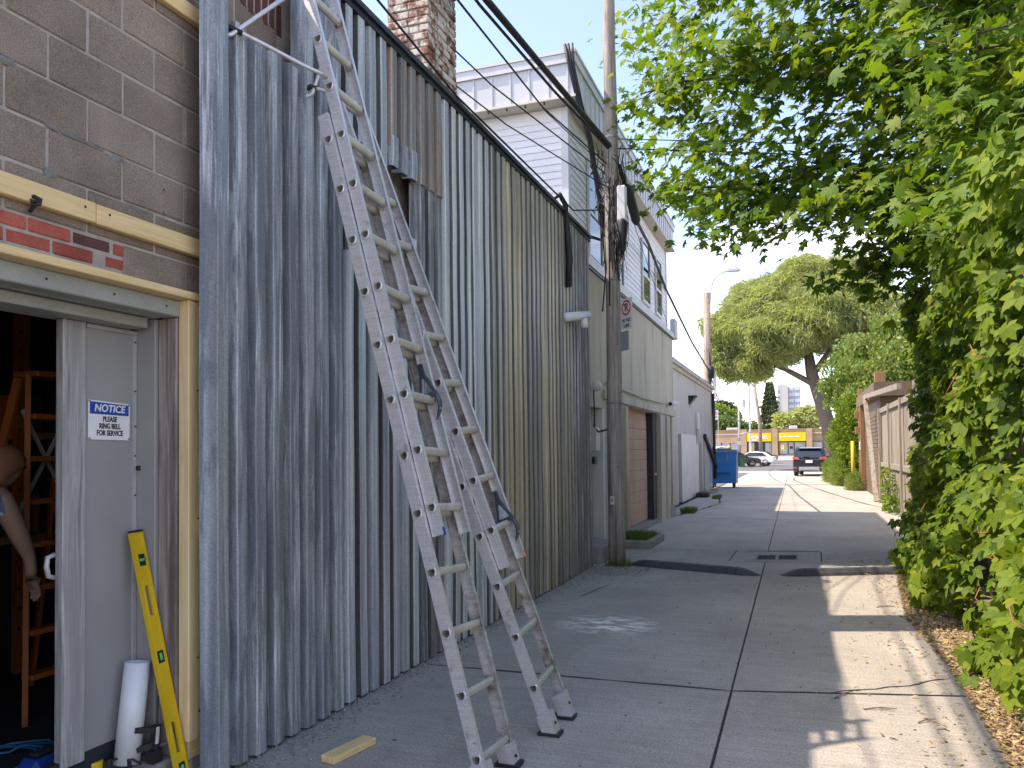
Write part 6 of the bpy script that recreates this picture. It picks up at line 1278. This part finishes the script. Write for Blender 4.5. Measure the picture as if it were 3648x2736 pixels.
MB().beam((-2.22,-0.02,1.14),(-2.22,0.32,1.15),0.03,0.03).build('wiper', MAT['ink'], suv); MB().bbox(-2.12,-1.75,-0.62,0.62,1.60,1.64,0.015).build('spoiler', MAT['suv_paint'], suv)
cprof = [(-2.1,0.35),(-2.2,0.62),(-2.12,0.92),(-1.2,0.96),(1.0,0.90),(1.95,0.78),(2.15,0.58),(2.12,0.32)]
ccab = [(-1.75,0.90),(-1.15,1.30),(-0.4,1.40),(0.2,1.36),(1.05,0.88)]
for nm, lab, loc, rz, pt_ in (('parked_car','white hatchback parked across the alley mouth behind the green bin',(-4.35,80.2,0.0),R(176),'white_car'),('parked_car','black car parked beside the green bin in front of the white car',(-5.6,77.4,0.0),R(10),'dark_paint'),('parked_car','dark car with grey roof beyond the white hatchback',(-4.6,97,0.0),R(178),'suv_paint')):
    c_, ty, zt = car(nm, lab, loc, rz, cprof, ccab, 1.76, MAT[pt_], (-1.3,1.32), 0.33)
    for sd in (-1,1):
        MB().add([(-1.45,sd*0.885,0.96),(0.85,sd*0.885,0.94),(0.15,sd*0.79,1.30),(-1.05,sd*0.79,1.26)],[(0,1,2,3)]).build('side_window', MAT['car_glass'], c_)
        MB().bbox(1.95,2.16,sd*0.66-0.16,sd*0.66+0.16,0.62,0.74,0.02).build('headlight', MAT['lamp_white'], c_)
        MB().bbox(-2.18,-2.08,sd*0.66-0.16,sd*0.66+0.16,0.74,0.88,0.02).build('tail_lamp', MAT['tail_red'], c_)
        MB().bbox(0.62,0.80,sd*0.98-0.08,sd*0.98+0.08,0.95,1.08,0.02).build('mirror', MAT[pt_], c_)
    MB().quad((0.98,-0.66,0.95),(0.98,0.66,0.95),(0.30,0.58,1.34),(0.30,-0.58,1.34)).build('windscreen', MAT['car_glass'], c_)
gb = thing('green_bin','green wheeled refuse bin standing near the alley mouth','bin',(-4.9,74.4,0))
MB().add([(-5.06,74.15,0.05),(-4.70,74.15,0.05),(-4.70,74.6,0.05),(-5.06,74.6,0.05),(-5.14,74.05,1.0),(-4.62,74.05,1.0),(-4.62,74.7,1.0),(-5.14,74.7,1.0)],[(0,3,2,1),(4,5,6,7),(0,1,5,4),(1,2,6,5),(2,3,7,6),(3,0,4,7)]).build('body', MAT['green_bin'], gb)
MB().bbox(-5.17,-4.59,74.0,74.75,1.0,1.06,0.02).build('lid', MAT['black'], gb)
for x in (-5.05,-4.71): MB().cyl((x-.03,74.6,0.1),(x+.03,74.6,0.1),0.1,n=12).build('wheel', MAT['tyre'], gb)

# ------------------------------------------------------------------ poles down the alley and far street
lp2 = thing('lamp_pole','wooden lamp pole with curved street light arm behind the blue dumpster','utility pole',(-3.86,37,0))
MB().tube([(-3.90,37,0),(-3.87,37,4),(-3.86,37,8.75)],[0.19,0.175,0.15],14).build('shaft', MAT['far_pole_wood'], lp2, smooth=True)
MB().tube([(-3.72,36.9,8.2),(-3.66,36.9,8.8),(-3.55,36.9,9.25),(-3.32,36.9,9.52),(-3.05,36.9,9.62),(-2.85,36.9,9.64)],0.032,8).build('lamp_arm', MAT['light_grey_metal'], lp2, smooth=True)
lh = MB(); lh.obox((-2.62,36.9,9.66),(1,0,0.05),(0,1,0),(-0.05,0,1),0.26,0.11,0.05); lh.build('lamp_head', MAT['light_grey_metal'], lp2); MB().box(-2.74,-2.42,36.82,36.98,9.585,9.61).build('lamp_lens', MAT['lamp_white'], lp2)
MB().lathe([(0.05,-0.3),(0.14,-0.25),(0.15,0.2),(0.05,0.3)],(-3.70,36.75,5.1),10).build('splice_bundle', MAT['black'], lp2, smooth=True)
for i in range(5): MB().tube([(-3.80+0.05*i,36.8,6.2-0.2*i),(-3.72,36.72,5.2),(-3.80+0.04*i,36.8,3.2)],0.015,5).build('cable', MAT['cable'], lp2, smooth=True)
MB().bbox(-3.62,-3.48,36.75,36.9,3.9,5.0,0.02).build('white_box', MAT['lamp_white'], lp2)
ns2 = thing('far_no_parking_sign','small far no parking sign on a thin post right of the lamp pole','sign',(-4.2,45,0))
MB().cyl((-4.19,45.02,0),(-4.19,45.02,3.75),0.025,n=8).build('post', MAT['light_grey_metal'], ns2)
MB().box(-4.49,-4.185,44.985,44.995,3.26,3.77).build('plate', MAT['white_sign'], ns2); no_parking(ns2, Vector((-4.34,44.9815,3.53)), Vector((1,0,0)), Vector((0,-1,0)), 1.05)
lpo = MB().tube([(-3.57,82,0),(-3.68,82,4.3),(-4.16,82,8.3)],[0.20,0.17,0.14],12).build('leaning_pole', MAT['far_pole_wood'], None, (-3.57,82,0), True); tag(lpo,'bare wooden pole leaning slightly in front of the yellow signed shop','utility pole')
stp = thing('steel_pole','grey steel pole with side arm standing before the shop','street pole',(-5.78,84,0))
MB().tube([(-5.78,84,0),(-5.77,84,4),(-5.74,84,7.9)],[0.13,0.11,0.07],10).build('shaft', MAT['light_grey_metal'], stp, smooth=True)
MB().tube([(-5.75,83.9,3.15),(-5.2,83.9,3.25),(-4.6,83.9,3.35)],0.05,6).build('arm', MAT['light_grey_metal'], stp, smooth=True)
MB().box(-5.96,-5.62,83.83,83.86,2.08,2.90).build('sign_plate', MAT['light_grey_metal'], stp)
for a in (90,210,330): MB().beam((-5.79,83.825,2.62),(-5.79+0.13*math.cos(R(a)),83.825,2.62+0.13*math.sin(R(a))),0.004,0.04,(0,1,0)).build('sign_mark', MAT['ink'], stp)
disc_ring(Vector((-5.79,83.828,2.62)),Vector((1,0,0)),Vector((0,0,1)),Vector((0,-1,0)),0.13,0.16).build('sign_mark', MAT['ink'], stp)
tr_ = thing('transformer_pole','distant utility pole carrying a grey transformer can','utility pole',(-5.3,118,0.5))
MB().cyl((-6.6,118,0.4),(-6.6,118,10.5),0.15,0.11,n=10).build('shaft', MAT['light_grey_metal'], tr_); MB().cyl((-7.45,117.8,7.6),(-7.45,117.8,8.65),0.28,n=14).build('transformer', MAT['light_grey_metal'], tr_); MB().beam((-7.3,117.9,8.1),(-6.6,117.9,8.1),0.06,0.1).build('bracket', MAT['iron'], tr_)
yb = MB().cyl((-5.46,100,0),(-5.46,100,2.0),0.12,n=10).build('bollard', MAT['yellow'], None, (-5.46,100,0)); tag(yb,'bright yellow post standing behind the white hatchback','bollard')
# ------------------------------------------------------------------ strip of shops
sp_ = thing('shop_building','low tan strip of shops with yellow signs across the street','shop',(-6,126,0.55))
MB().box(-40,16,126.3,140,0.5,4.55).build('wall', MAT['tan'], sp_); MB().box(-40,16,125.9,126.29,3.95,4.6).build('parapet', MAT['brown_band'], sp_); MB().box(-40,16,125.80,126.28,3.86,3.95).build('light_band', MAT['soffit'], sp_)
MB().box(-40,-8.4,125.9,126.28,2.60,3.85).build('fascia', MAT['tan'], sp_)
for x in (-8.4,-3.95,0.9,5.5): MB().box(x,x+0.85,125.55,126.27,0.5,4.62).build('pillar', MAT['tan'], sp_)
def pane_row(xs, z0=0.85, z1=2.6):
    for a, b2 in zip(xs[:-1], xs[1:]):
        f_ = MB(); f_.box(a,a+0.06,126.0,126.2,z0-.1,z1+.06); f_.box(b2-.06,b2,126.0,126.2,z0-.1,z1+.06); f_.box(a+.06,b2-.06,126.0,126.2,z1,z1+.06); f_.box(a+.06,b2-.06,126.0,126.2,z0-.1,z0)
        w_ = f_.build('window', MAT['trim_dark'], sp_); MB().box(a+.06,b2-.06,126.08,126.12,z0,z1).build('pane', MAT['shop_glass'], w_)
pane_row([-12.6,-11.3,-10.0,-8.5]); pane_row([-7.4,-6.4]); pane_row([-5.0,-3.98]); pane_row([-2.95,-1.65,-0.8,0.85]); pane_row([-20,-18.5,-17,-15.5,-14,-12.6]); pane_row([1.8,3.2,4.6,5.4])
MB().box(-6.38,-5.05,126.0,126.15,0.6,2.62).build('shop_door', MAT['trim_dark'], sp_); MB().box(-6.2,-5.75,125.985,125.995,0.8,2.4).build('door_pane', MAT['car_glass'], sp_)
for x0,x1 in ((-4.95,-4.0),(-2.9,0.8)): MB().box(x0,x1,126.02,126.06,0.62,0.84).build('stall_riser', MAT['bright'] if 0 else MAT['stucco_w'], sp_)
for x0,x1 in ((-7.62,-4.02),(-2.95,0.85)):
    sgn = MB().box(x0,x1,125.55,125.89,2.76,4.02).build('sign_board', MAT['sign_yellow'], sp_)
text('sign_lettering','eggsmart',0.92,MAT['white_sign'],sp_,(-5.85,125.53,3.45),(1,0,0),(0,0,1),0.02,0,0.82,0.01,0.95)
for x in (-6.65,-6.25): MB().lathe([(0,-0.02),(0.16,-0.01),(0.18,0),(0,0.01)],(x,125.52,2.98),14,1).build('sign_egg', MAT['white_sign'], sp_)
text('sign_lettering','breakfast · brunch · lunch',0.34,MAT['white_sign'],sp_,(-1.05,125.53,3.45),(1,0,0),(0,0,1),0.006,0,0.88,0.01) if False else None
for x,w_ in ((-2.25,0.55),(-1.25,0.42),(-0.35,0.45)): MB().box(x-w_,x+w_*0.7,125.52,125.545,3.36,3.50).build('sign_lettering', MAT['white_sign'], sp_)
MB().box(-2.75,-2.15,126.05,126.075,1.35,2.3).build('poster', MAT['sign_yellow'], sp_); MB().box(-2.62,-2.28,126.04,126.048,1.5,2.15).build('poster_sheet', MAT['white_sign'], sp_); MB().box(-1.42,-1.0,126.05,126.075,1.6,2.0).build('poster', MAT['ink'], sp_)
for i,(x0,x1,z1) in enumerate(((-10.8,-9.2,5.0),(-1.5,-0.35,5.15))):
    a_ = thing('roof_unit', ['pale rooftop air unit left of the steel pole','small white rooftop air unit at the right end of the shop roof'][i],'air unit',((x0+x1)/2,130,4.55)); MB().bbox(x0,x1,129.6,130.6,4.56,z1,0.03).build('casing', MAT['lamp_white'], a_); MB().box(x0+0.2,x1-0.2,129.57,129.595,4.66,z1-0.1).build('grille', MAT['sign_back'], a_)
# ------------------------------------------------------------------ tower block
tw = thing('tower_block','pale high-rise tower block with glazed side far in the distance','building',(-5,300,0))
MB().box(-5.6,-3.65,300,312,0,24.2).build('white_face', MAT['tower'], tw); MB().box(-7.2,-5.62,302,312,0,24.4).build('grey_face', MAT['tower_glass'], tw); MB().box(-6.35,-5.61,300.5,302,0,24.4).build('grey_pier', MAT['sign_back'], tw); MB().box(-3.64,0.5,301,312,0,23.6).build('glass_face', MAT['tower_glass'], tw)
bal = MB().box(0,0.75,-0.4,0.4,0,0.9).mesh('balcony'); bal.materials.append(MAT['tower'])
for i in range(11): piece('balcony', bal, tw, (-7.15,301.6,1.5+2.1*i))
wn_ = MB().box(0,1.7,-0.03,0.03,0,1.1).mesh('window'); wn_.materials.append(MAT['fascia'])
for i in range(11):
    for j in range(2): piece('window', wn_, tw, (-3.4+2.0*j,300.95,1.4+2.1*i))
MB().box(-6.2,-4.2,303,309,24.42,25.0).build('plant_room', MAT['tower'], tw)
print('objects', len(bpy.data.objects))
